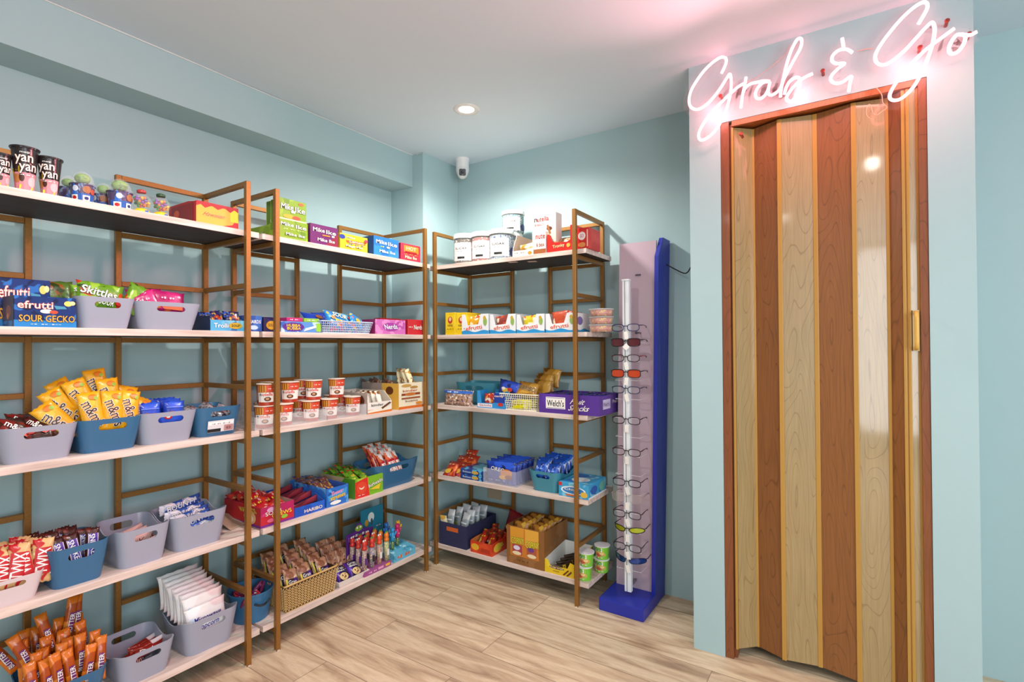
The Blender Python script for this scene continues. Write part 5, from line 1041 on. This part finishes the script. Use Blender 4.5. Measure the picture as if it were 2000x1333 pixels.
cup_at(877, 912, 462, 'B', 0, .012, jar('clear tub of brown candies, leftmost on the back rack', '#7a6a4a', '#3a2a1c'))
cup_at(912, 948, 458, 'B', 0, .012, jar('clear tub of reddish candies, second from left', '#a84a3a', '#9a5a50', '#e4dcd6'))
cup_at(946, 986, 453, 'B', 0, .010, jar('clear tub of pale blue candies with navy stripe, in front', '#27356a', '#8aa4b8'))
cup_at(972, 1006, 457, 'B', 0, .10, jar('clear tub behind the pale blue one, under the stacked tub', '#4a5a6a', '#7a8a90'))
l_, rz, w_ = spot('B', 0, 972, 1009, .10)
h0 = tall('B', 0, 990, 457, .118)
jar('clear tub of teal candies stacked on top of another tub', '#27356a', '#4f8a8c')(lp(l_, rz, 0, w_/2, h0+.001), rz, w_/2, tall('B', 0, 990, 413, .12)-h0)
loc, rz, w = spot('B', 0, 1001, 1041, .010)
tray('display_box', 'white chocolate display box with a tall left side', 'display box', loc, rz, w, .028, .115, .20, '#eeeae2', {'f': [('sq', .35, .6, .5, .2, '#9a8a70', 5), ('e', .85, .4, .1, .3, '#b98a34')]}, inner='#b9a290', cut=.02)
ba = Batch(lambda: pouch('chocolate_bar', None, 'chocolate bar', .03, .085, .018, PM('#efe6d2', ['#b98a34', '#d8c890'], 30, .25, .3)), 'white and gold bars in the white box')
for i, (x, y, z) in enumerate([(-.035, .035, .045), (-.03, .075, .055), (-.035, .03, .018), (-.03, .115, .06)]): ba.put(lp(loc, rz, x, y, z), (0, R(84), rz), 'white and gold bar in the white box, %s' % ['upper front', 'upper middle', 'lower front', 'rearmost'][i])
loc, rz, w = spot('B', 0, 1040, 1068, .012)
small_box(1041, 1086, 417, '#f0ece6', [('r', 0, 1, 0, .30, '#c8a46a'), ('p', [(.3, .52), (1, .62), (1, .35), (.5, .3)], '#e4d6b8'), ('e', .6, .45, .14, .05, '#c89a50'), ('t', 'n', .13, .86, .13, .09, K_), ('t', 'utella', .45, .875, .50, .12, '#c81a14'), ('t', 'B-READY', .3, .74, .42, .06, '#b03028'), ('e', .72, .62, .12, .05, '#5a2b18'), ('p', [(.6, .7), (.68, .72), (.8, .5), (.72, .48)], '#8a5a30')], 'tall white carton with red and black lettering on the back rack', .06, 'B', 0, .045)
small_box(1040, 1066, 453, '#efe9e0', [('r', 0, 1, 0, .22, '#9a5a30'), ('t', 'nute', .6, .78, .7, .22, '#a81a14'), ('t', '6 box', .6, .42, .6, .2, '#8a3a20'), ('r', 0, .08, .0, 1, '#d8d0c8')], 'low white and brown carton in front of the tall white one', .028, 'B', 0, .010)
loc, rz, w = spot('B', 0, 1069, 1122, .012)
h = tall('B', 0, 1110, 440, .012)
RE = PM('#c3241c', ['#cf2e22'], 10, .35, 0)
t = thing('display_box', loc, 'bright red display box with a cut away front on the back rack', 'display box', None, rz); th = .0025
MB().prism([(-w/2, 0), (w/2, 0), (w/2, h), (w/2-.022, h), (w/2-.022, h*.42), (w/2-.04, h*.36), (-w/2+.03, h*.40), (-w/2+.012, h*.72), (-w/2, h*.74)], 0, th).build('front_flap', RE, t)
MB().box(-w/2, w/2, .14-th, .14, 0, h*.8).build('back_wall', M('#c9a88c', .6), t)
for s in (-1, 1): MB().box(s*w/2-(th if s > 0 else 0), s*w/2+(th if s < 0 else 0), th, .14-th, 0, h*(.74 if s < 0 else 1)).build('side_wall', RE, t)
MB().box(-w/2+th, w/2-th, th, .14-th, 0, th).build('base', M('#c9a88c', .6), t)
a_ = Art(face_fn('f', w, h, .14)); a_.t('Tronky', .42, .22, .44, .16, '#f2d8a0', '#7a1a10', 6).e(.78, .22, .07, .08, '#d8b44a'); a_.done(t)
ba = Batch(lambda: pouch('wafer_bar', None, 'wafer bar', .045, .075, .02, PM('#c9a47a', ['#a8301c', '#e8d8b8'], 30, .25, .4)), 'wafer bars in the red display box')
fill((loc, rz), ba, [(x, y, .004, 18, 0, 0) for y in (.05, .08, .11) for x in (-.05, 0)][:5], 'tan wafer bar', 'in the red display box')
small_box(1127, 1151, 445, RE, [('e', .4, .62, .3, .2, '#e8dcd8'), ('t', 'GO', .4, .62, .3, .16, '#b8241c'), ('e', .4, .2, .3, .12, '#d8884a'), ('r', .8, .9, .1, .9, '#e8b0a8')], 'red carton half behind the front right rack post', .12, 'B', 0, .012)
# white rebate tickets hanging under the top shelf
for i, (px_, py_) in enumerate(((1000, 511), (1038, 524))):
    p = spot('B', 0, px_-18, px_+18, .01 if i == 0 else .05)
    o = MB().box(-.022, .022, 0, .03, -.0008, 0).build('paper_label', M('#e2c8b8', .6)); o.location = p[0]+Vector((0, 0, -.0225)); o.rotation_euler = (0, 0, .25); tag(o, 'pale paper label stuck under the top shelf, %s' % ['left one', 'right one'][i], 'label', 'paper labels under the top shelf')

# ================================================================== BACK RACK, eye-level shelf
YB_ = PM('#e3bf16', ['#eccb2a'], 12, .35, 0)
hz = [('e', .5, .66, .24, .16, '#b8402a'), ('e', .5, .70, .12, .09, '#e8c8a0'), ('t', 'HARI', .5, .42, .5, .10, '#5a2a20'), ('sq', .5, .26, .7, .05, '#7a5a10', 7)]
small_box(870, 889, 611, YB_, hz, 'yellow candy box with red crest, left of the pair', .12, 'B', 1, .010, name='candy_box', group='yellow candy boxes with a red crest')
small_box(890, 912, 611, YB_, hz, 'yellow candy box with red crest, right of the pair', .12, 'B', 1, .012, name='candy_box', group='yellow candy boxes with a red crest')
small_box(905, 945, 614, YB_, [('sq', .5, .5, .7, .1, '#8a6a10', 7)], 'yellow candy box standing behind the white cartons', .06, 'B', 1, .15)
ef = [('wave', .22, .08, '#2a8fc8'), ('e', .42, .74, .2, .14, '#e08a2a'), ('e', .5, .66, .2, .1, '#c8502a'), ('p', [(.7, .5), (.9, .95), (.98, .6), (.85, .35)], '#8fae5a'), ('t', 'efrutti', .40, .42, .5, .2, '#d8482a', '#f6e6d8', {'rot': 8})]
for i, (a_, b_, lab_, open_) in enumerate(((902, 954, 'first from the left', '#d8a02a'), (957, 1007, 'second from the left', '#8a3a34'), (1009, 1063, 'third from the left', '#c8b82a'), (1066, 1124, 'rightmost', '#b8482a'))):
    loc, rz, w = spot('B', 1, a_, b_, .010); h = tall('B', 1, (a_+b_)/2, 614+(0 if i != 3 else -2), .010)
    t = thing('display_box', loc, 'white gummy candy carton with blue wave, %s' % lab_, 'display box', 'white gummy cartons with a blue wave', rz); WB = M('#e6e8ea', .4)
    MB().prism([(-w/2, 0), (w/2, 0), (w/2, h), (w*.22, h), (w*.12, h*.5), (-w*.28, h*.45), (-w*.38, h), (-w/2, h)], 0, .0022).build('front_flap', WB, t)
    MB().box(-w/2, w/2, .147, .15, 0, h).build('back_wall', WB, t); MB().box(-w/2, -w/2+.002, .0024, .1468, 0, h).build('side_wall', WB, t); MB().box(w/2-.002, w/2, .0024, .1468, 0, h).build('side_wall', WB, t)
    MB().box(-w/2+.0022, w/2-.0022, .0024, .1468, 0, .002).build('base', WB, t)
    a_r = Art(face_fn('f', w, h, .15)); a_r.wave(.16, .05, '#2a8fc8', i)
    a_r.t('efrutti', .46, .33, .62, .2, '#d8482a', '#f8eee4', 8); a_r.e(.88, .62, .07, .2, '#8fae5a').e(.86, .80, .05, .1, '#c8a23a'); a_r.done(t)
    a_r = Art(face_fn('r', w, h, .15)); a_r.e(.3, .6, .2, .22, '#7a6aa8').wave(.16, .05, '#2a8fc8', 2); a_r.done(t)
    for j in range(4): pouch('candy_pack', 'wrapped gummy snack in the %s white carton, %s from the front' % (['first', 'second', 'third', 'rightmost'][i], ORD[j]), 'candy pack', w*.58, h*(.92+(.18 if i == 3 else 0)), .018, PM(open_, ['#f0e0c0', '#c8502a'], 34, .3, .4), (), 'wrapped gummy snacks in the white cartons', loc=lp(loc, rz, -.004, .018+.032*j, .003), rot=(R(-6), R(j*4-6), rz))
for i in range(3):
    loc, rz, w = spot('B', 1, 1141, 1188, .03); hh_ = .034
    t = thing('round_tub', lp(loc, rz, 0, w/2, i*(hh_+.002)), 'clear round tub of gummy candies, %s of the stack of three' % ['bottom', 'middle', 'top'][i], 'candy tub', 'stacked clear round tubs', rz)
    r_ = w/2
    MB().lathe([(r_*.8, .001), (r_*.9, hh_*.8), (.0002, hh_*.8)], 28, cap1=False).build('candies', PM('#c8705a', ['#d8b84a', '#b83a3a', '#7a8a3a'], 70, .35, .6), t, True)
    MB().lathe([(r_*.84, 0), (r_*.95, hh_*.9)], 28).build('tub_wall', film('#fff4f0', .22, .05), t, True); MB().lathe([(r_, hh_*.88), (r_*1.02, hh_*.94), (r_, hh_), (r_*.9, hh_*.97)], 28).build('lid', film('#ffffff', .35, .08), t, True)

# ================================================================== BACK RACK, middle shelf
b = bin_('B', 2, 886, 967, 748, TEALP, 'teal bin standing behind the cookie bag on the back rack', d=.10, depth=.17)
pouch('cookie_bag', 'clear bag of small cookies on the left of the back rack', 'cookie bag', spot('B', 2, 867, 925, .02)[2], .082, .04, PM('#b08a72', ['#e8dcd0', '#6a4434', '#3a5ca8'], 60, .2, .5), [('r', 0, 1, .78, .96, '#2f60b4'), ('sq', .4, .87, .5, .07, W_, 6)], None, loc=spot('B', 2, 867, 925, .03)[0], rot=(R(-4), 0, 0))
loc, rz, w = spot('B', 2, 932, 986, .012); h = tall('B', 2, 950, 764, .012)
t = thing('display_box', loc, 'blue display box with a cut away front beside the yellow basket', 'display box', None, rz); LBm = M('#2f8fd0', .4)
MB().prism([(-w/2, 0), (w/2, 0), (w/2, h*.95), (w*.18, h*.95), (w*.1, h*.3), (-w*.34, h*.3), (-w*.4, h), (-w/2, h)], 0, .0022).build('front_flap', LBm, t)
MB().box(-w/2, w/2, .11, .112, 0, h).build('back_wall', LBm, t); MB().box(-w/2, -w/2+.002, .0024, .1098, 0, h).build('side_wall', LBm, t); MB().box(w/2-.002, w/2, .0024, .1098, 0, h).build('side_wall', LBm, t); MB().box(-w/2+.0022, w/2-.0022, .0024, .1098, 0, .002).build('base', LBm, t)
a_ = Art(face_fn('f', w, h, .11)); a_.r(-.0+.02, .55, .05, .26, '#dfe8f0').t('Skittle', .3, .16, .44, .12, '#c8342a').r(.62, 1, .35, .9, '#1f3f9c').t('candy', .8, .72, .32, .14, W_, '#c8342a').e(.85, .25, .1, .1, '#c8342a'); a_.done(t)
for j in range(3): pouch('candy_pack', 'red and white candy pack in the blue display box, %s from the front' % ORD[j], 'candy pack', w*.42, h*.78, .018, PM('#a8342a', ['#e8d8c8', '#d8882a'], 40), (), 'candy packs in the blue display box', loc=lp(loc, rz, -w*.12, .02+.03*j, .003), rot=(R(-4), 0, rz))
loc, rz, w = spot('B', 2, 968, 1010, .06)
pouch('candy_bag', 'dark blue candy bag standing upright behind the blue display box', 'candy bag', w, .125, .03, PM('#1c2f84', ['#2a49b4', '#141c50'], 14), [('e', .45, .6, .22, .1, '#c8a83a'), ('e', .62, .66, .12, .08, '#b8342a'), ('e', .3, .66, .1, .06, '#d8d0c8'), ('sq', .5, .36, .6, .06, '#8aa0e0', 7)], None, loc=loc+Vector((0, 0, .015)), rot=(R(-6), R(10), 0))
loc, rz, w = spot('B', 2, 976, 1051, .010); h = tall('B', 2, 1013, 771, .01)
lattice('lattice_basket', 'shallow white lattice basket of yellow candy bags', 'basket', loc, rz, w, h, .16, M('#e6dfcb', .35), .010, .86)
ba = Batch(lambda: pouch('candy_bag', None, 'candy bag', .10, .045, .018, PM('#d9d416', ['#e8e438', '#b8a814'], 20), [('sq', .5, .5, .6, .12, '#8a7a10', 7)]), 'yellow bags in the white lattice basket')
for j in range(4): ba.put(lp(loc, rz, -.004, .014+.034*j, .004), (R(-6), R(j*2-3), rz), 'bright yellow candy bag in the white basket, %s from the front' % ORD[j])
gd = PM('#a8762a', ['#c8963c', '#6a4414'], 14, .25, .4)
pouch('candy_bag', 'gold gummy bag reading Haribo leaning on the white basket', 'candy bag', .125, .075, .022, gd, [('t', 'HARIBO', .52, .5, .8, .32, K_, '#d8b87a', {'rot': -4})], 'gold gummy bags on the back rack', loc=lp(loc, rz, .012, .045, h*.85), rot=(R(-28), R(6), rz))
for i, (x, y, z, ro) in enumerate([(.055, .12, .05, 4), (.06, .15, .065, -3), (.045, .18, .06, 2), (.07, .185, .075, 6)]): pouch('candy_bag', 'gold gummy bag piled behind the white basket, %s from the front' % ORD[i], 'candy bag', .11, .095, .02, gd, [], 'gold gummy bags on the back rack', loc=lp(loc, rz, x, y, z+.01*i), rot=(R(-12), R(ro), rz))
loc, rz, w = spot('B', 2, 1053, 1171, .006); h = tall('B', 2, 1100, 771, .006)
t = tray('display_box', "purple fruit snack display box reading Welch's on the back rack", 'display box', loc, rz, w, h, h*.97, .24, PM('#54308e', ['#5c36a0'], 8, .35, 0), {
 'f': [('r', .12, .45, .24, .84, '#f2eee8'), ('r', .135, .435, .78, .80, '#54308e'), ('r', .135, .435, .27, .29, '#54308e'), ('t', "Welch's", .285, .53, .29, .34, K_), ('t', 'Fruit', .66, .66, .22, .26, W_, None, {'shear': .2}), ('t', 'Snacks', .68, .34, .32, .28, W_, None, {'shear': .2})],
 'r': [('r', .15, .5, .3, .8, '#cfc4e4'), ('t', "Welch's", .32, .55, .3, .24, '#2a1a50'), ('t', 'Fruit', .74, .62, .26, .18, W_)]}, inner='#2a1c58', cut=.02)
ba = Batch(lambda: pouch('snack_pack', None, 'snack pack', .055, .075, .016, PM('#251c58', ['#3a3a90', '#c8c0d8', '#8a2a5a'], 44)), 'dark purple packs in the fruit snack box')
fill((loc, rz), ba, grid((5, 5, 5), (-w/2+.01, w/2-.01), (.03, .10, .17), h-.034, 68, 6, 5, 8, .003, 21), 'dark purple snack pack', 'in the fruit snack box')

# ================================================================== BACK RACK, fourth shelf
ba = Batch(lambda: pouch('candy_bag', None, 'candy bag', .085, .095, .022, PM('#a8301c', ['#d8642a', '#6a1a18', '#c84a8a'], 20), [('e', .4, .25, .25, .14, '#d8a83a'), ('sq', .5, .7, .6, .08, '#e8d0a0', 6)]), 'red and orange candy bags on the back rack')
loc, rz, w = spot('B', 3, 858, 905, .012)
for i, (x, y, z, le) in enumerate([(-.02, .0, .0, 48), (.025, .02, .0, 50), (-.015, .075, .018, 46), (.03, .095, .02, 44), (-.01, .15, .03, 36)]): ba.put(lp(loc, rz, x, y, z), (R(-le), R(6*(i % 2)-3), rz), 'red and orange candy bag at the left of the back rack, %s' % ['foremost', 'front right', 'second row left', 'second row right', 'rearmost'][i])
loc, rz, w = spot('B', 3, 899, 946, .012)
for i in range(2): carton('wafer_pack', 'flat blue chocolate wafer pack, %s of two' % ['bottom', 'top'][i], 'wafer pack', loc+Vector((0, 0, i*.027)), rz, w, .025, .16, PM('#1f3f8c', ['#5ab0d0', '#18285c'], 26, .3, 0), {'f': [('t', 'Bahlsen', .28, .5, .34, .4, '#bcd0e8'), ('e', .62, .5, .14, .34, '#c8a44a')], 't': [('e', .5, .5, .3, .3, '#6fb8d0')]}, 'flat blue wafer packs')
loc, rz, w = spot('B', 3, 944, 1008, .008); h = .105; dd = .22
t = thing('clear_bin', loc, 'clear acrylic bin packed with blue cookie bags', 'bin', None, rz); fm = film('#ffffff', .16, .06)
for n_, q in (('front_wall', (-w/2, w/2, 0, .002)), ('back_wall', (-w/2, w/2, dd-.002, dd)), ('side_wall', (-w/2, -w/2+.002, .002, dd-.002)), ('side_wall', (w/2-.002, w/2, .002, dd-.002))): MB().box(q[0], q[1], q[2], q[3], .003, h*.72).build(n_, fm, t)
MB().box(-w/2, w/2, 0, dd, 0, .003).build('bin_floor', film('#e8e0f0', .5, .1), t)
ba = Batch(lambda: pouch('cookie_bag', None, 'cookie bag', w-.012, .108, .018, PM('#1c3a9c', ['#2a55c8', '#16205c'], 14), [('t', 'OREO', .42, .66, .48, .17, W_, '#0c1c60', {'rot': -8}), ('e', .72, .5, .2, .2, '#c87a3a'), ('e', .62, .32, .14, .10, '#d8a23a'), ('e', .8, .34, .12, .1, '#8a3a2a'), ('sq', .4, .16, .6, .05, '#a8b8e8', 7)]), 'blue cookie bags in the clear bin')
for j in range(7): ba.put(lp(loc, rz, 0, .013+.0285*j, .004+.002*(j % 2)), (R(-5), R(3*(j % 2)-1), rz), 'blue cookie bag in the clear bin, %s from the front' % ORD[j])
b = bin_('B', 3, 1029, 1090, 917, TEALP, 'teal bin of blue cookie bags on the back rack', hh=.098)
ba = Batch(lambda: pouch('cookie_bag', None, 'cookie bag', .075, .085, .024, PM('#1f4cae', ['#2f6cd0', '#18306c', '#c8d0e8'], 26), [('sq', .5, .5, .6, .12, '#9ab4ec', 6)]), 'shiny blue bags in the teal bin')
fill(b, ba, grid((2, 2, 2, 2), (-b[2]/2+.012, b[2]/2-.012), (.03, .075, .12, .155), .055, 26, 10, 5, 10, .005, 23, .008), 'shiny blue cookie bag', 'in the teal bin')
loc, rz, w = spot('B', 3, 1091, 1149, .008); h = tall('B', 3, 1112, 944, .008)
carton('cookie_box', 'light blue cookie carton under the right rack post', 'cookie box', loc, rz, w, h, .20, PM('#3b9fd0', ['#7cc4e0', '#2a6fb4'], 16, .35, 0), {'f': [('r', 0, .12, .75, 1, '#c8342a'), ('e', .5, .5, .42, .3, '#e6f0f4'), ('e', .5, .5, .36, .23, '#2f7fc0'), ('t', 'Chips', .45, .54, .5, .22, W_, '#1c4f9c'), ('e', .86, .3, .12, .2, '#e0b84a'), ('r', .25, .7, .1, .2, '#d86a2a')], 'r': [('e', .3, .5, .18, .3, '#2a5fb0'), ('e', .75, .5, .16, .36, '#6ab0a0'), ('r', 0, 1, 0, .12, '#e6f0f4')], 't': [('e', .5, .4, .3, .2, '#e6f0f4'), ('r', .1, .5, .6, .9, '#2a5fb0')]})

# ================================================================== BACK RACK, bottom shelf
loc, rz, w = spot('B', 4, 858, 911, .010); h = tall('B', 4, 870, 1021, .01); dd = .27
NV = M('#23243f', .75); t = thing('fabric_basket', loc, 'navy woven basket of grey snack bags on the back rack', 'basket', None, rz)
nv = PM('#24264a', ['#2e3058'], 220, .8, .5)
for n_, q in (('front_wall', (-w/2, w/2, 0, .005)), ('back_wall', (-w/2, w/2, dd-.005, dd)), ('side_wall', (-w/2, -w/2+.005, .005, dd-.005)), ('side_wall', (w/2-.005, w/2, .005, dd-.005))): bevel(MB().box(q[0], q[1], q[2], q[3], 0, h).build(n_, nv, t), .0015, 2)
MB().box(-w/2+.005, w/2-.005, .005, dd-.005, 0, .004).build('basket_floor', nv, t)
MB().box(-w*.22, w*.2, -.0008, 0, h*.66, h*.84).build('handle_slot', M('#c8602a', .4), t)
ba = Batch(lambda: pouch('snack_bag', None, 'snack bag', .055, .115, .022, PM('#9aa4a8', ['#c8ccd0', '#6f7c84'], 12, .25, .45), [('e', .4, .2, .3, .12, '#b8a03a'), ('e', .6, .16, .2, .08, '#6a8a3a'), ('r', .1, .9, .5, .56, '#e4e8ea'), ('sq', .5, .36, .6, .05, '#5a6068', 6)]), 'grey snack bags in the navy basket')
fill((loc, rz), ba, grid((2, 2, 2, 2), (-w/2+.006, w/2-.006), (.03, .085, .14, .20), h-.055, 14, 8, 5, 10, .006, 31), 'silvery grey snack bag', 'in the navy basket')
pouch('snack_bag', 'pale yellow snack bag folded over the left of the navy basket', 'snack bag', .05, .07, .018, PM('#d8cfae', ['#c8a04a'], 14), [], None, loc=lp(loc, rz, -w/2+.026, .022, h-.035), rot=(R(14), R(-4), rz))
loc, rz, w = spot('B', 4, 919, 961, .010); h = tall('B', 4, 930, 1056, .01)
tray('display_box', 'orange red snack bar display box on the bottom of the back rack', 'display box', loc, rz, w, h*.92, h, .20, PM('#c83a1a', ['#d84a22'], 10, .35, 0), {'f': [('e', .22, .52, .18, .28, '#e8a82a'), ('t', 'corny', .24, .56, .30, .2, '#f4e04a', '#7a2a10'), ('r', .5, .9, .2, .5, '#b03214')], 'r': [('e', .25, .5, .18, .34, '#e8b83a'), ('t', 'CORNY', .3, .55, .42, .34, '#f0e44a', '#3a5a1a', {'rot': 20}), ('p', [(.6, 0), (1, 0), (1, .6)], '#e0a02a')]}, inner='#c87a3a', cut=.03)
ba = Batch(lambda: pouch('snack_bar', None, 'snack bar', .04, .10, .016, PM('#b02a18', ['#d8a83a', '#5a2a20', '#c8c8d0'], 30), [('sq', .5, .5, .6, .1, Y_, 5)]), 'red snack bars in the orange red box')
fill((loc, rz), ba, grid((2, 2, 2), (-w/2+.01, w/2-.01), (.03, .08, .13), h*.42, 58, 10, 6, 14, .005, 33), 'red snack bar', 'in the orange red box')
loc, rz, w = spot('B', 4, 975, 1020, .19)
pouch('snack_bag', 'dark red snack bag standing at the back behind the gold box', 'snack bag', .13, .14, .03, PM('#7a161c', ['#98242a', '#4a1014'], 10), [('sq', .2, .35, .24, .1, '#e8c8a8', 4), ('e', .2, .35, .1, .08, '#c8b060')], None, loc=loc+Vector((.01, 0, .04)), rot=(R(-10), R(14), 0))
loc, rz, w = spot('B', 4, 990, 1063, .008); h = tall('B', 4, 1000, 1027, .008)
GO = PM('#8a5a2c', ['#96663a'], 14, .5, 0)
t = tray('display_box', 'large golden brown snack carton with green and yellow lettering', 'display box', loc, rz, w, h, h, .24, GO, {
 'f': [('r', .10, .86, .22, .98, '#c8782a'), ('r', .10, .47, .55, .98, '#d8952e'), ('r', .50, .86, .55, .98, '#e0a63c'), ('r', .16, .42, .26, .52, '#a83a4a'), ('r', .55, .80, .26, .52, '#b0583c'), ('e', .28, .30, .12, .05, '#e8d8b0'), ('e', .68, .30, .12, .05, '#e8d8b0'), ('e', .28, .44, .09, .06, '#dcd4e8'), ('e', .66, .46, .08, .06, '#6a3a8a'), ('t', 'CORNY', .30, .63, .34, .17, '#d8d83a', '#3a3a14', {'rot': 4}), ('t', 'CORNY', .70, .60, .36, .17, '#e2da3a', '#3a3a14', {'rot': 4}), ('sq', .45, .12, .3, .04, '#5a3a18', 7)]}, inner='#7a5228', cut=.02)
ba = Batch(lambda: pouch('snack_bag', None, 'snack bag', .085, .10, .024, PM('#b0742a', ['#7a4418', '#d8a83a'], 18), [('e', .5, .4, .2, .12, '#8a3a2a')]), 'brown snack bags in the golden carton')
fill((loc, rz), ba, grid((2, 2, 2, 2), (-w/2+.008, w/2-.008), (.03, .08, .13, .18), h-.09, 12, 4, 4, 5, .003, 35), 'golden brown snack bag', 'in the golden carton')
loc, rz, w = spot('B', 4, 1064, 1121, .010); h = tall('B', 4, 1080, 1088, .01)
YT = PM('#e0bd1c', ['#e8c832'], 10, .35, 0)
t = thing('display_box', loc, 'yellow cake bar display box with white inner walls', 'display box', None, rz); dd = .21; hb3 = .085
MB().prism([(-w/2, 0), (w/2, 0), (w/2, .062), (w/2-.020, .068), (w/2-.034, .038), (-w/2+.03, .034), (-w/2+.018, .058), (-w/2, .062)], 0, .0025).build('front_flap', YT, t)
MB().box(-w/2, w/2, dd-.0025, dd, 0, hb3).build('back_wall', M('#dcdcd8', .5), t)
for s in (-1, 1):
    x0 = s*w/2-(.0025 if s > 0 else 0); y0_, y1_ = .0027, dd-.0027; vs = [(x0, y0_, 0), (x0, y0_, .06), (x0, y1_, hb3), (x0, y1_, 0)]; vs += [(x+.0025, y, z) for x, y, z in vs]
    mesh_obj('side_wall', vs, [(0, 1, 2, 3), (7, 6, 5, 4), (0, 4, 5, 1), (1, 5, 6, 2), (2, 6, 7, 3), (3, 7, 4, 0)], M('#dcdcd8', .5) if s < 0 else YT, t)
MB().box(-w/2+.003, w/2-.003, .0027, dd-.0027, 0, .0025).build('base', M('#dcdcd8', .5), t)
a_ = Art(lambda x, z, o: Vector(((x-.5)*w, -o, z*.06))); a_.e(.42, .50, .26, .10, '#5a2a10').t('Fudge Stripe', .42, .50, .44, .14, '#f4ead0').p([(.62, .1), (.80, .55), (.84, .5), (.68, .08)], '#6a3410').p([(.74, .08), (.90, .5), (.94, .42), (.80, .06)], '#6a3410').r(.3, .5, .2, .28, '#b08a14'); a_.done(t)
ba = Batch(lambda: pouch('cake_bar', None, 'cake bar', .045, .105, .022, PM('#3a2a1a', ['#c8a82a', '#1c1410'], 18), [('r', .15, .85, .45, .6, '#d8b82a'), ('sq', .5, .52, .5, .06, '#3a1a10', 5)]), 'dark cake bars in the yellow box')
fill((loc, rz), ba, [(x, y, .004+y*.06, 50, 82, 0) for y in (.025, .065, .105, .145) for x in (-.048,)], 'dark brown cake bar', 'lying in the yellow box')
gn = [('r', 0, 1, 0, 1, '#eef2ea'), ('r', .62, 1, 0, 1, '#79c236'), ('r', 0, 1, 0, .12, '#79c236'), ('e', .42, .42, .26, .24, '#d8a060'), ('e', .36, .38, .12, .12, '#c85a44'), ('e', .5, .5, .1, .1, '#e6cc86'), ('e', .3, .8, .2, .10, '#4a9a3a'), ('sq', .34, .8, .26, .06, W_, 5), ('e', .55, .26, .1, .07, '#8fc24a')]
gb = Batch(lambda: cup('noodle_cup', None, 'noodle cup', (0, 0, 0), 0, .034, .029, .058, M('#8ccc3e', .35), gn, lid=M('#e6e2e6', .35), lid_name='foil_lid', arc=190), 'green and white snack cups')
l_, rz, _ = spot('B', 4, 1125, 1155, .012)
gb.put(lp(l_, rz, -.010, .03, 0), (0, 0, .25), 'green and white snack cup, bottom of the front stack')
gb.put(lp(l_, rz, -.004, .038, .0622), (0, 0, .35), 'green and white snack cup, top of the front stack')
l_, rz, _ = spot('B', 4, 1155, 1185, .13)
gb.put(lp(l_, rz, 0, .03, 0), (0, 0, .5), 'green and white snack cup, bottom of the back stack')
gb.put(lp(l_, rz, .002, .034, .0622), (0, 0, .3), 'green and white snack cup, top of the back stack')
